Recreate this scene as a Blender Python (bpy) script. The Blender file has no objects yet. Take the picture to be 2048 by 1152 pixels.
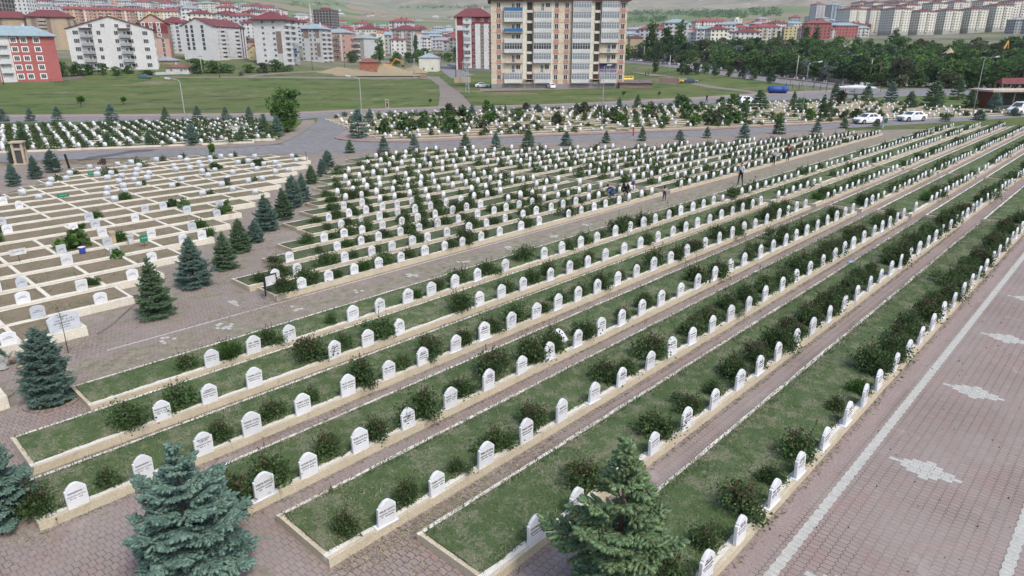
import bpy, math, random
import numpy as np
from mathutils import Vector, Matrix
random.seed(7); RNG = np.random.default_rng(7)
SC = bpy.context.scene
COL = SC.collection
R = math.radians
# ------------------------------------------------------------------ camera, world, sun
F_PX, PITCH, CAM_H, AZ = 1365.0, R(19.06), 10.0, R(43.0)
cd = bpy.data.cameras.new('camera'); cam = bpy.data.objects.new('camera', cd); COL.objects.link(cam)
cd.sensor_width = 36; cd.lens = 36*F_PX/2048; cd.clip_end = 30000; cd.clip_start = .1
cam.location = (0, 0, CAM_H); cam.rotation_euler = (R(90)-PITCH, 0, 0); SC.camera = cam
w = bpy.data.worlds.new('World'); SC.world = w; w.use_nodes = True
nt = w.node_tree; bg = nt.nodes['Background']; sky = nt.nodes.new('ShaderNodeTexSky')
sky.sky_type = 'NISHITA'; sky.sun_disc = False
SUN_EL, SUN_AZ = R(52), R(140)          # azimuth clockwise from the viewing direction
sky.sun_elevation = SUN_EL; sky.sun_rotation = SUN_AZ; sky.dust_density = 3.0; sky.air_density = 1.0; sky.ozone_density = 1.0
nt.links.new(sky.outputs[0], bg.inputs[0]); bg.inputs[1].default_value = .15
sl = bpy.data.lights.new('sun', 'SUN'); sl.energy = 1.5; sl.angle = R(10); sl.color = (1, .96, .9)
so = bpy.data.objects.new('sun', sl); COL.objects.link(so)
sd = Vector((math.sin(SUN_AZ)*math.cos(SUN_EL), math.cos(SUN_AZ)*math.cos(SUN_EL), math.sin(SUN_EL)))
so.rotation_euler = sd.to_track_quat('Z', 'Y').to_euler(); so.location = (0, 0, 60)
SC.view_settings.view_transform = 'Standard'; SC.view_settings.look = 'None'
SC.view_settings.exposure = 0.93; SC.view_settings.gamma = 1.0
SC.cycles.max_bounces = 6; SC.cycles.transparent_max_bounces = 6; SC.cycles.volume_bounces = 0
SC.cycles.use_denoising = True
# ------------------------------------------------------------------ ground shape
def lerp(x, pts):
    return float(np.interp(x, [p[0] for p in pts], [p[1] for p in pts]))
T_D = [(0,0),(290,0),(400,3),(600,8),(760,13),(880,17),(1020,20),(1300,45),(2000,90),(3200,190),(4500,330),(6500,620),(9000,1000),(14000,1500)]
T_R = [(0,0),(220,0),(330,4),(450,6),(700,8),(1000,10),(14000,10)]
T_L = [(0,0),(272,0),(318,2.6),(400,4.5),(520,9),(830,22),(1200,28),(14000,28)]
def sm(x, a, b):
    t = min(1, max(0, (x-a)/(b-a))); return t*t*(3-2*t)
def terrain(x, y):
    d = math.hypot(x, y)
    if d < 200: return 0.0
    k = x/max(d, 1)
    z = lerp(d, T_D) + lerp(d, T_R)*sm(k, .08, .25) + lerp(d, T_L)*sm(-k, .2, .38)
    if d > 1500:
        q = sm(d, 1500, 4500)
        z += q*(60*math.sin(x*.0016+1.3)*math.cos(y*.0011) + 35*math.sin(x*.0043+y*.002) + 16*math.sin(x*.011-y*.006))
    return z
def ray(px, py):
    x, yd = px-1024, py-576
    v = Vector((x, F_PX*math.cos(PITCH)-yd*math.sin(PITCH), -F_PX*math.sin(PITCH)-yd*math.cos(PITCH)))
    return v.normalized()
def at(px, py, z=0.0):
    """the ground point (or the point at height z on the flat part) seen at a photo pixel"""
    v = ray(px, py)
    if v.z < -1e-4:
        t = (CAM_H-z)/-v.z
        if t*math.hypot(v.x, v.y) < 200: return Vector((v.x*t, v.y*t, z))
    t = 150.0
    while t < 14000:
        p = Vector((v.x*t, v.y*t, CAM_H+v.z*t)); g = terrain(p.x, p.y)
        if p.z <= g: return Vector((p.x, p.y, g))
        t += max(.5, (p.z-g)*.5)
    return Vector((v.x*t, v.y*t, terrain(v.x*t, v.y*t)))
SA, CA = math.sin(AZ), math.cos(AZ)
ROT = R(90)-AZ
def W(u, v, z=0.0): return Vector((u*SA-v*CA, u*CA+v*SA, z))
def UV(p): return (p.x*SA+p.y*CA, -p.x*CA+p.y*SA)
def depth(p): return p.y*math.cos(PITCH)-(p.z-CAM_H)*math.sin(PITCH)
def pix(p):
    dz = p[2]-CAM_H; d = p[1]*math.cos(PITCH)-dz*math.sin(PITCH); up = p[1]*math.sin(PITCH)+dz*math.cos(PITCH)
    return 1024+F_PX*p[0]/d, 576-F_PX*up/d
def seen(p, m=40):
    if p[1] < 1: return False
    x, y = pix(p); return -m < x < 2048+m and -m < y < 1152+m
# ------------------------------------------------------------------ objects
def link(o, parent=None):
    COL.objects.link(o)
    if parent is not None: o.parent = parent
    return o
def tag(o, label=None, cat=None, group=None, kind=None):
    if label: o['label'] = label
    if cat: o['category'] = cat
    if group: o['group'] = group
    if kind: o['kind'] = kind
    return o
def thing(name, label, cat, loc=(0,0,0), rz=0.0, group=None):
    o = bpy.data.objects.new(name, None); o.empty_display_size = .3; link(o)
    o.location = loc; o.rotation_euler = (0, 0, rz)
    return tag(o, label, cat, group)
def copy_tree(o, parent=None):
    c = o.copy(); link(c); c.parent = parent
    for ch in list(o.children): copy_tree(ch, c)
    return c
ONES = ['','first','second','third','fourth','fifth','sixth','seventh','eighth','ninth','tenth','eleventh','twelfth','thirteenth','fourteenth','fifteenth','sixteenth','seventeenth','eighteenth','nineteenth','twentieth']
TENS = {2:'twenty',3:'thirty',4:'forty',5:'fifty',6:'sixty',7:'seventy',8:'eighty',9:'ninety'}
def nth(n):
    if n <= 20: return ONES[n]
    if n >= 100: return 'hundred-and-'+nth(n-100) if n > 100 else 'hundredth'
    t, r = divmod(n, 10)
    return TENS[t]+'-'+ONES[r] if r else TENS[t][:-1]+'ieth'
def ranked(items, what, where, group=None, limit=99):
    """items: (object, world point); labels by order from the left in the photo"""
    items = sorted(items, key=lambda a: pix(a[1])[0])
    for i, (o, p) in enumerate(items):
        o['label'] = '%s, %s from the left %s' % (what, nth(i+1), where)
        if group: o['group'] = group
# ------------------------------------------------------------------ meshes
class MB:
    def __init__(s): s.v=[]; s.f=[]; s.m=[]
    def add(s, vs, fs, m=0):
        n=len(s.v); s.v += [tuple(a) for a in vs]; s.f += [tuple(i+n for i in f) for f in fs]; s.m += [m]*len(fs); return s
    def box(s, x0,x1,y0,y1,z0,z1, m=0):
        return s.add([(x0,y0,z0),(x1,y0,z0),(x1,y1,z0),(x0,y1,z0),(x0,y0,z1),(x1,y0,z1),(x1,y1,z1),(x0,y1,z1)],
              [(0,3,2,1),(4,5,6,7),(0,1,5,4),(1,2,6,5),(2,3,7,6),(3,0,4,7)], m)
    def prism(s, poly, z0, z1, m=0, mt=None):
        n=len(poly); vs=[(x,y,z0) for x,y in poly]+[(x,y,z1) for x,y in poly]
        s.add(vs, [tuple(range(n))[::-1]]+[(i,(i+1)%n,(i+1)%n+n,i+n) for i in range(n)], m)
        return s.add([(x,y,z1) for x,y in poly], [tuple(range(n))], m if mt is None else mt)
    def slab(s, poly, y0, y1, m=0):          # outline in x,z given a thickness along y
        n=len(poly); vs=[(x,y0,z) for x,z in poly]+[(x,y1,z) for x,z in poly]
        return s.add(vs, [tuple(range(n)), tuple(range(n,2*n))[::-1]]+[(i+n,(i+1)%n+n,(i+1)%n,i) for i in range(n)], m)
    def tube(s, pts, rad, n=6, m=0, cap=True):
        pts=[Vector(p) for p in pts]
        if not hasattr(rad,'__len__'): rad=[rad]*len(pts)
        rings=[]; k=len(s.v); up=Vector((.3,.2,1))
        for i,p in enumerate(pts):
            d=(pts[min(i+1,len(pts)-1)]-pts[max(i-1,0)]).normalized()
            a=d.cross(Vector((1,0,0)) if abs(d.x)<.8 else Vector((0,1,0))).normalized(); b=d.cross(a)
            rings.append([p+(a*math.cos(2*math.pi*j/n)+b*math.sin(2*math.pi*j/n))*rad[i] for j in range(n)])
        vs=[tuple(q) for r in rings for q in r]; fs=[]
        for i in range(len(pts)-1):
            for j in range(n):
                fs.append((i*n+j, i*n+(j+1)%n, (i+1)*n+(j+1)%n, (i+1)*n+j))
        if cap: fs += [tuple(range(n))[::-1], tuple(range((len(pts)-1)*n, len(pts)*n))]
        return s.add(vs, fs, m)
    def sphere(s, c, r, n=8, m=0, sz=None):
        sz=sz or (1,1,1); vs=[]; fs=[]; h=n//2+1
        for i in range(h+1):
            t=math.pi*i/h
            for j in range(n):
                a=2*math.pi*j/n; vs.append((c[0]+r*sz[0]*math.sin(t)*math.cos(a), c[1]+r*sz[1]*math.sin(t)*math.sin(a), c[2]+r*sz[2]*math.cos(t)))
        for i in range(h):
            for j in range(n): fs.append((i*n+j,(i+1)*n+j,(i+1)*n+(j+1)%n,i*n+(j+1)%n))
        return s.add(vs, fs, m)
    def mesh(s, name, mats, smooth=False):
        me=bpy.data.meshes.new(name); me.from_pydata(s.v, [], s.f)
        for q in (mats if isinstance(mats,(list,tuple)) else [mats]): me.materials.append(q)
        if len(me.materials)>1: me.polygons.foreach_set('material_index', s.m)
        if smooth: me.polygons.foreach_set('use_smooth', [True]*len(me.polygons))
        me.update(); return me
    def build(s, name, mats, parent=None, smooth=False):
        return link(bpy.data.objects.new(name, s.mesh(name, mats, smooth)), parent)
def put(name, mesh, parent=None, loc=(0,0,0), rz=0.0, scale=None):
    o=bpy.data.objects.new(name, mesh); link(o, parent); o.location=loc; o.rotation_euler=(0,0,rz)
    if scale is not None: o.scale = scale if hasattr(scale,'__len__') else (scale,)*3
    return o
def np_mesh(name, chunks, mats, smooth=False):
    """chunks: list of (V (n,3), F (m,k), material index)"""
    me=bpy.data.meshes.new(name); Vs=[]; L=[]; ls=[]; mi=[]; off=0; lo=0
    for V,Fa,m in chunks:
        if len(Fa)==0: continue
        Vs.append(V); k=Fa.shape[1]; L.append((Fa+off).ravel()); ls.append(lo+np.arange(len(Fa))*k); lo+=len(Fa)*k
        mi.append(np.full(len(Fa), m)); off+=len(V)
    V=np.concatenate(Vs); L=np.concatenate(L); ls=np.concatenate(ls); mi=np.concatenate(mi)
    me.vertices.add(len(V)); me.vertices.foreach_set('co', V.astype(np.float32).ravel())
    me.loops.add(len(L)); me.loops.foreach_set('vertex_index', L.astype(np.int32))
    me.polygons.add(len(ls)); me.polygons.foreach_set('loop_start', ls.astype(np.int32))
    for q in mats: me.materials.append(q)
    me.polygons.foreach_set('material_index', mi.astype(np.int32))
    if smooth: me.polygons.foreach_set('use_smooth', np.ones(len(ls), bool))
    me.update(calc_edges=True); return me
def scatter(tV, tF, P, D, S, roll=None):
    """copies of a small template (its z axis along D) as one vertex/face array"""
    P=np.asarray(P,float); D=np.asarray(D,float); N=len(P); tV=np.asarray(tV,float); tF=np.asarray(tF)
    D=D/np.maximum(1e-9,np.linalg.norm(D,axis=1,keepdims=True))
    a=np.where(np.abs(D[:,2:3])<.9, np.array([[0,0,1.]]), np.array([[1.,0,0]]))
    X=np.cross(a,D); X/=np.linalg.norm(X,axis=1,keepdims=True); Y=np.cross(D,X)
    if roll is None: roll=RNG.uniform(0,6.283,N)
    c,s=np.cos(roll)[:,None],np.sin(roll)[:,None]; X,Y=X*c+Y*s,Y*c-X*s
    S=np.asarray(S,float)
    if S.ndim==0: S=np.full(N,float(S))
    if S.ndim==1: S=np.repeat(S[:,None],3,1)
    V=P[:,None,:]+tV[None,:,0:1]*(X*S[:,0:1])[:,None,:]+tV[None,:,1:2]*(Y*S[:,1:2])[:,None,:]+tV[None,:,2:3]*(D*S[:,2:3])[:,None,:]
    Fa=(tF[None]+(np.arange(N)*len(tV))[:,None,None]).reshape(-1,tF.shape[1])
    return V.reshape(-1,3), Fa
LEAF=(np.array([[0,0,0],[.5,.0,.45],[0,.12,1.],[-.5,.0,.45]]), np.array([[0,1,2,3]]))
BLADE=(np.array([[-.5,0,0],[.5,0,0],[0,.25,1.]]), np.array([[0,1,2]]))
def mm(V, o):                    # world matrix of a (u,v) block onto arrays
    return V
# ------------------------------------------------------------------ materials
def new_mat(name):
    m=bpy.data.materials.new(name); m.use_nodes=True; return m, m.node_tree, m.node_tree.nodes['Principled BSDF']
def noise(t, scale, detail=4, coord=None, rough=.6):
    n=t.nodes.new('ShaderNodeTexNoise'); n.inputs['Scale'].default_value=scale; n.inputs['Detail'].default_value=detail; n.inputs['Roughness'].default_value=rough
    if coord is not None: t.links.new(coord, n.inputs['Vector'])
    return n.outputs['Fac']
def ramp(t, fac, a, b):
    r=t.nodes.new('ShaderNodeMapRange'); r.inputs[1].default_value=a; r.inputs[2].default_value=b; r.clamp=True
    t.links.new(fac, r.inputs[0]); return r.outputs[0]
def mix(t, fac, a, b, mode='MIX'):
    n=t.nodes.new('ShaderNodeMix'); n.data_type='RGBA'; n.blend_type=mode
    if isinstance(fac,(int,float)): n.inputs[0].default_value=fac
    else: t.links.new(fac, n.inputs[0])
    for i,c in ((6,a),(7,b)):
        if isinstance(c,(tuple,list)): n.inputs[i].default_value=(*c[:3],1)
        else: t.links.new(c, n.inputs[i])
    return n.outputs[2]
def math_(t, op, a, b=None, clamp=False):
    n=t.nodes.new('ShaderNodeMath'); n.operation=op; n.use_clamp=clamp
    for i,c in ((0,a),(1,b)):
        if c is None: continue
        if isinstance(c,(int,float)): n.inputs[i].default_value=c
        else: t.links.new(c, n.inputs[i])
    return n.outputs[0]
def bump(t, b, fac, strength=.3, dist=.02):
    n=t.nodes.new('ShaderNodeBump'); n.inputs['Strength'].default_value=strength; n.inputs['Distance'].default_value=dist
    t.links.new(fac, n.inputs['Height']); t.links.new(n.outputs[0], b.inputs['Normal'])
def coords(t, kind='Object'):
    return t.nodes.new('ShaderNodeTexCoord').outputs[kind]
def pmat(name, c1, c2=None, scale=6, rough=.85, lo=.35, hi=.65, fine=None, bmp=0, bscale=30, spec=.25, island=0, metal=0, obj_rand=0, coord='Object'):
    m,t,b=new_mat(name); co=coords(t, coord)
    b.inputs['Roughness'].default_value=rough; b.inputs['Specular IOR Level'].default_value=spec; b.inputs['Metallic'].default_value=metal
    if c2 is None: c2=tuple(x*.82 for x in c1)
    c=mix(t, ramp(t, noise(t,scale,5,co), lo, hi), c1, c2)
    if fine: c=mix(t, ramp(t, noise(t,fine,3,co), .35,.7), c, tuple(x*.72 for x in c2))
    if island:
        g=t.nodes.new('ShaderNodeNewGeometry').outputs['Random Per Island']
        hsv=t.nodes.new('ShaderNodeHueSaturation'); t.links.new(c, hsv.inputs['Color'])
        t.links.new(math_(t,'ADD',math_(t,'MULTIPLY',g,island*2),1-island), hsv.inputs['Value']); c=hsv.outputs[0]
    if obj_rand:
        g=t.nodes.new('ShaderNodeObjectInfo').outputs['Random']
        hsv=t.nodes.new('ShaderNodeHueSaturation'); t.links.new(c, hsv.inputs['Color'])
        t.links.new(math_(t,'ADD',math_(t,'MULTIPLY',g,obj_rand*2),1-obj_rand), hsv.inputs['Value']); c=hsv.outputs[0]
    t.links.new(c, b.inputs['Base Color'])
    if bmp: bump(t, b, noise(t,bscale,4,co), bmp)
    return m
def glass(name, c=(.03,.04,.05), rough=.12):
    m,t,b=new_mat(name); b.inputs['Base Color'].default_value=(*c,1); b.inputs['Roughness'].default_value=rough; b.inputs['Specular IOR Level'].default_value=.6
    return m
def leafmat(name, c1, c2, scale=3, island=.35, trans=.25, obj_rand=0):
    m=pmat(name, c1, c2, scale=scale, rough=.6, island=island, spec=.2, obj_rand=obj_rand)
    t=m.node_tree; b=t.nodes['Principled BSDF']; o=t.nodes['Material Output']
    tr=t.nodes.new('ShaderNodeBsdfTranslucent'); src=b.inputs['Base Color'].links[0].from_socket; t.links.new(src, tr.inputs[0])
    ms=t.nodes.new('ShaderNodeMixShader'); ms.inputs[0].default_value=trans
    t.links.new(b.outputs[0], ms.inputs[1]); t.links.new(tr.outputs[0], ms.inputs[2]); t.links.new(ms.outputs[0], o.inputs[0])
    return m
# ================================================================== materials of the cemetery
def paver_mat():
    m,t,b=new_mat('brick_pavers'); co=coords(t)
    sx=t.nodes.new('ShaderNodeSeparateXYZ'); t.links.new(co, sx.inputs[0]); x,y=sx.outputs[0],sx.outputs[1]
    wob=math_(t,'MULTIPLY',math_(t,'SINE',math_(t,'MULTIPLY',x,2*math.pi/.15)),.016)
    wobx=math_(t,'MULTIPLY',math_(t,'SINE',math_(t,'MULTIPLY',y,2*math.pi/.2)),.003)
    cb=t.nodes.new('ShaderNodeCombineXYZ'); t.links.new(math_(t,'ADD',x,wobx),cb.inputs[0]); t.links.new(math_(t,'ADD',y,wob),cb.inputs[1])
    br=t.nodes.new('ShaderNodeTexBrick'); t.links.new(cb.outputs[0], br.inputs[0])
    br.inputs['Scale'].default_value=1; br.inputs['Brick Width'].default_value=.15; br.inputs['Row Height'].default_value=.21
    br.inputs['Mortar Size'].default_value=.010; br.inputs['Mortar Smooth'].default_value=.3; br.inputs['Bias'].default_value=0
    br.inputs['Color1'].default_value=(.265,.212,.192,1); br.inputs['Color2'].default_value=(.225,.185,.170,1); br.inputs['Mortar'].default_value=(.075,.062,.055,1)
    c=br.outputs['Color']
    c=mix(t, ramp(t,noise(t,.35,3,co),.4,.62), c, mix(t,.6,c,(.255,.225,.208)))     # greyer areas
    c=mix(t, math_(t,'MULTIPLY',ramp(t,noise(t,1.3,4,co),.5,.72),.45), c, (.255,.15,.132)) # fresher red patches
    dk=ramp(t,noise(t,7,5,co),.52,.75); c=mix(t, math_(t,'MULTIPLY',dk,.45), c, (.16,.13,.11))
    # moss and dry grass between the pavers: most along the old path, the tree lane and the bed edges
    c=mix(t,math_(t,'MULTIPLY',ramp(t,noise(t,.16,4,co),.42,.66),.30),c,(.15,.125,.115)); c=mix(t,math_(t,'MULTIPLY',ramp(t,noise(t,2.1,6,co,.75),.62,.70),.5),c,(.12,.10,.09)); c=mix(t,math_(t,'MULTIPLY',ramp(t,noise(t,.9,5,co,.7),.60,.68),.35),c,(.33,.30,.28))
    d=math_(t,'ABSOLUTE',math_(t,'SUBTRACT',y,24.3)); pathz=math_(t,'SUBTRACT',1,math_(t,'MULTIPLY',d,.62),True)
    side=math_(t,'MULTIPLY',ramp(t,y,3.7,12),.10); lane=math_(t,'MULTIPLY',ramp(t,y,25.5,28),.055)
    far=math_(t,'MULTIPLY',ramp(t,x,10,40),math_(t,'MULTIPLY',pathz,.075))
    z=math_(t,'ADD',math_(t,'ADD',math_(t,'MULTIPLY',pathz,.125),far),math_(t,'ADD',side,lane))
    zz=math_(t,'MULTIPLY',ramp(t,y,4.3,5.5),z)
    n=math_(t,'ADD',math_(t,'MULTIPLY',noise(t,1.1,5,co,.75),.62),math_(t,'MULTIPLY',noise(t,6,4,co,.7),.38))
    ms=math_(t,'SUBTRACT',math_(t,'ADD',n,zz),.64); ms=ramp(t,ms,0,.07)
    gcol=mix(t,ramp(t,noise(t,2.5,4,co),.35,.65),(.125,.13,.08),(.25,.225,.175))
    c=mix(t,math_(t,'MULTIPLY',ms,.85),c,gcol)
    t.links.new(c,b.inputs['Base Color']); b.inputs['Roughness'].default_value=.9; b.inputs['Specular IOR Level'].default_value=.2
    bump(t,b,br.outputs['Fac'],.35,-.01); return m
M_PAVE=paver_mat()
def joints(m,period,amt=.4):
    t=m.node_tree; b=t.nodes['Principled BSDF']; s=b.inputs['Base Color'].links[0].from_socket; sx=t.nodes.new('ShaderNodeSeparateXYZ'); t.links.new(coords(t),sx.inputs[0])
    x=math_(t,'ADD',sx.outputs[0],math_(t,'MULTIPLY',noise(t,.6,2,coords(t)),.5)); f=math_(t,'LESS_THAN',math_(t,'FRACT',math_(t,'DIVIDE',x,period)),.02/period)
    c=mix(t,math_(t,'MULTIPLY',f,amt),s,(.10,.085,.06)); st=math_(t,'MULTIPLY',ramp(t,noise(t,1.7,6,coords(t),.75),.56,.74),.5); t.links.new(mix(t,st,c,(.30,.25,.18)),b.inputs['Base Color'])
M_WPAVE=pmat('white_pavers',(.50,.50,.465),(.38,.38,.35),scale=5,fine=40,bmp=.2)
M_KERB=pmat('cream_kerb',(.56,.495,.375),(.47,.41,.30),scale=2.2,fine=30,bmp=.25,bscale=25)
M_LKERB=pmat('pale_cream_kerb',(.70,.67,.58),(.61,.57,.47),scale=2.0,fine=25,bmp=.25,bscale=25)
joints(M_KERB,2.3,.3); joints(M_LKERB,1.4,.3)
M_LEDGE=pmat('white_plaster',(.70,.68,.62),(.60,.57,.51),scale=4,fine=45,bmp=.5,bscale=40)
M_MARB=pmat('white_marble',(.62,.63,.645),(.50,.52,.54),scale=5,rough=.45,lo=.4,hi=.75,obj_rand=.07,spec=.4)
M_GMARB=pmat('grey_marble',(.46,.49,.52),(.37,.40,.44),scale=6,rough=.5,obj_rand=.08,spec=.4)
M_INK=pmat('black_lettering',(.035,.035,.04),rough=.6)
M_FINK=pmat('faded_lettering',(.16,.165,.18),rough=.6)
def turf(name, g1, g2, dry, amt=.5, scale=1.7):
    m,t,b=new_mat(name); co=coords(t)
    c=mix(t,ramp(t,noise(t,scale*3,5,co),.35,.65),g1,g2)
    f=math_(t,'ADD',math_(t,'MULTIPLY',noise(t,scale,5,co,.65),.6),math_(t,'MULTIPLY',noise(t,scale*9,4,co),.4))
    c=mix(t,math_(t,'MULTIPLY',ramp(t,f,.62-.17*amt,.70-.17*amt),.85),c,dry)
    c=mix(t,ramp(t,noise(t,45,3,co),.35,.7),c,tuple(x*.55 for x in g1))
    t.links.new(c,b.inputs['Base Color']); b.inputs['Roughness'].default_value=.9; b.inputs['Specular IOR Level'].default_value=.1
    bump(t,b,noise(t,28,4,co),.6,.04); return m
M_TURF=turf('bed_turf',(.07,.112,.043),(.10,.142,.06),(.24,.23,.16),.80)
M_UTURF=turf('upper_bed_turf',(.075,.10,.052),(.095,.12,.065),(.18,.17,.11),.60)
M_SOIL=turf('brown_bed_soil',(.25,.20,.145),(.20,.165,.115),(.11,.135,.06),.75,.8)
def blade_mat():
    m,t,b=new_mat('grass_blades'); co=coords(t); o=t.nodes['Material Output']
    f=math_(t,'ADD',math_(t,'MULTIPLY',noise(t,1.7,5,co,.65),.6),math_(t,'MULTIPLY',noise(t,15.3,4,co),.4))
    c=mix(t,ramp(t,noise(t,2.2,4,co),.35,.65),(.082,.130,.050),(.128,.172,.078)); c=mix(t,math_(t,'MULTIPLY',ramp(t,f,.485,.555),.95),c,(.30,.29,.21)); c=mix(t,math_(t,'MULTIPLY',ramp(t,noise(t,3.3,3,co),.56,.68),.7),c,(.034,.060,.026))
    hsv=t.nodes.new('ShaderNodeHueSaturation'); t.links.new(c,hsv.inputs['Color']); g=t.nodes.new('ShaderNodeNewGeometry').outputs['Random Per Island']; t.links.new(math_(t,'ADD',math_(t,'MULTIPLY',g,1.0),.5),hsv.inputs['Value'])
    t.links.new(hsv.outputs[0],b.inputs['Base Color']); b.inputs['Roughness'].default_value=.7; tr=t.nodes.new('ShaderNodeBsdfTranslucent'); t.links.new(hsv.outputs[0],tr.inputs[0]); ms=t.nodes.new('ShaderNodeMixShader'); ms.inputs[0].default_value=.35
    t.links.new(b.outputs[0],ms.inputs[1]); t.links.new(tr.outputs[0],ms.inputs[2]); t.links.new(ms.outputs[0],o.inputs[0]); return m
M_BLADE=blade_mat()
M_DBLADE=leafmat('dry_grass_blades',(.33,.30,.20),(.22,.215,.12),scale=2,island=.35,trans=.2)
M_ASPH=pmat('asphalt',(.215,.212,.212),(.18,.178,.18),scale=.12,fine=1.2,rough=.95,bmp=.1)
M_DASPH=pmat('dark_asphalt_patch',(.075,.075,.08),(.095,.095,.1),scale=.5,rough=.9)
M_RKERB=pmat('red_kerb',(.20,.09,.075),(.26,.18,.16),scale=.8,fine=6)
M_WALK=pmat('pink_footpath',(.30,.225,.20),(.25,.20,.18),scale=.3,fine=4)
M_DIRT=pmat('dirt_track',(.235,.205,.175),(.19,.165,.14),scale=.15,fine=2)
# ================================================================== ground sheets
def ground_mat():
    m,t,b=new_mat('land'); co=coords(t)
    sx=t.nodes.new('ShaderNodeSeparateXYZ'); t.links.new(co,sx.inputs[0]); x,y=sx.outputs[0],sx.outputs[1]
    d=math_(t,'SQRT',math_(t,'ADD',math_(t,'MULTIPLY',x,x),math_(t,'MULTIPLY',y,y)))
    g=mix(t,ramp(t,noise(t,.06,6,co,.65),.38,.62),(.076,.115,.037),(.115,.140,.054))
    g=mix(t,math_(t,'MULTIPLY',ramp(t,noise(t,.5,5,co),.5,.7),.5),g,(.045,.072,.02))
    n2=math_(t,'ADD',math_(t,'MULTIPLY',noise(t,.035,4,co),.6),math_(t,'MULTIPLY',noise(t,.3,5,co),.4))
    g=mix(t,math_(t,'MULTIPLY',ramp(t,noise(t,.022,5,co,.7),.48,.6),.6),g,(.115,.115,.06)); g=mix(t,math_(t,'MULTIPLY',ramp(t,noise(t,.11,5,co,.7),.52,.60),.7),g,(.038,.062,.028)); g=mix(t,ramp(t,n2,.55,.63),g,(.20,.165,.115))
    soil=mix(t,ramp(t,noise(t,.5,5,co),.4,.6),(.21,.165,.13),(.17,.14,.105))
    soil=mix(t,ramp(t,noise(t,.9,5,co,.7),.5,.62),soil,(.10,.10,.05))
    near=mix(t,ramp(t,d,96,100),soil,g)
    # town ground, then crop fields, then dry stony hills
    town=mix(t,ramp(t,noise(t,.02,4,co),.4,.6),(.20,.18,.15),(.09,.11,.05))
    c=mix(t,ramp(t,d,300,420),near,town)
    vo=t.nodes.new('ShaderNodeTexVoronoi'); vo.inputs['Scale'].default_value=.0035; vo.inputs['Randomness'].default_value=.8
    mp=t.nodes.new('ShaderNodeMapping'); mp.inputs['Scale'].default_value=(.5,1.6,1); mp.inputs['Rotation'].default_value=(0,0,.2); t.links.new(co,mp.inputs[0]); t.links.new(mp.outputs[0],vo.inputs[0])
    vs=t.nodes.new('ShaderNodeSeparateColor'); t.links.new(vo.outputs['Color'],vs.inputs[0])
    fld=mix(t,ramp(t,vs.outputs[0],.35,.8),(.085,.14,.05),(.125,.165,.075)); fld=mix(t,ramp(t,vs.outputs[1],.72,.78),fld,(.22,.17,.12))
    fld=mix(t,ramp(t,noise(t,.004,5,co),.5,.65),fld,(.17,.17,.11))
    c=mix(t,ramp(t,d,1150,1350),c,fld)
    hill=mix(t,ramp(t,noise(t,.0045,7,co,.7),.38,.6),(.13,.135,.085),(.235,.205,.155)); hill=mix(t,ramp(t,noise(t,.02,6,co,.7),.55,.66),hill,(.37,.34,.29))
    k=math_(t,'DIVIDE',x,math_(t,'ADD',y,1))
    hm=math_(t,'MULTIPLY',ramp(t,d,2300,2900),ramp(t,math_(t,'ADD',k,math_(t,'MULTIPLY',noise(t,.0015,3,co),.25)),-.08,.12))
    c=mix(t,hm,c,hill); c=mix(t,ramp(t,math_(t,'ADD',d,math_(t,'MULTIPLY',noise(t,.001,3,co),2500)),4600,6500),c,hill)
    t.links.new(c,b.inputs['Base Color']); b.inputs['Roughness'].default_value=1; b.inputs['Specular IOR Level'].default_value=.05
    bump(t,b,noise(t,4,5,co),.5,.08); return m
def make_ground():
    rad=list(np.linspace(0,200,14))+list(np.geomspace(215,9300,105)); A=[R(a) for a in np.linspace(-64,64,129)]+[R(a) for a in np.linspace(80,280,20)]
    vs=[]; fs=[]; n=len(A)
    for r in rad:
        for a in A:
            x,y=r*math.sin(a),r*math.cos(a); vs.append((x,y,terrain(x,y)-.03))
    for i in range(len(rad)-1):
        for j in range(n):
            k=(j+1)%n; fs.append((i*n+j,(i+1)*n+j,(i+1)*n+k,i*n+k)[::-1])
    mb=MB(); mb.v=vs; mb.f=fs; mb.m=[0]*len(fs)
    tag(mb.build('ground',ground_mat(),smooth=True),kind='structure')
make_ground()
def sheet(name, pts, mat, z, res=0, kind='structure'):
    """flat polygon of world points laid on the ground"""
    mb=MB(); mb.add([(p[0],p[1],terrain(p[0],p[1])+z) for p in pts],[tuple(range(len(pts)))]); return tag(mb.build(name,mat),kind=kind)
def band(name, near, far, mat, z, n=24, h=0):
    """strip between two photo polylines, draped on the ground"""
    def res(pl):
        P=[at(*p) for p in pl]; L=[0]
        for a,b in zip(P,P[1:]): L.append(L[-1]+(b-a).length)
        q=[]
        for i in range(n+1):
            s=L[-1]*i/n; j=max(k for k in range(len(L)) if L[k]<=s+1e-6); j=min(j,len(P)-2)
            t=(s-L[j])/max(1e-6,L[j+1]-L[j]); p=P[j].lerp(P[j+1],t); q.append((p.x,p.y,terrain(p.x,p.y)+z))
        return q
    a,b=res(near),res(far); mb=MB()
    mb.add(a+b,[(i,i+1,n+2+i,n+1+i) for i in range(n)])
    if h: mb.add([(x,y,q-h) for x,y,q in a]+a,[(i,i+1,n+2+i,n+1+i) for i in range(n)])
    return tag(mb.build(name,mat),kind='structure')
def uv_sheet(name, poly, mat, z, mb=None):
    mb=MB(); mb.add([(u,v,z) for u,v in poly],[tuple(range(len(poly)))]); o=mb.build(name,mat); o.rotation_euler=(0,0,ROT); return tag(o,kind='structure')
def road_v(u,t0=74.2): return (t0-.462*u)/.887
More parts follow.
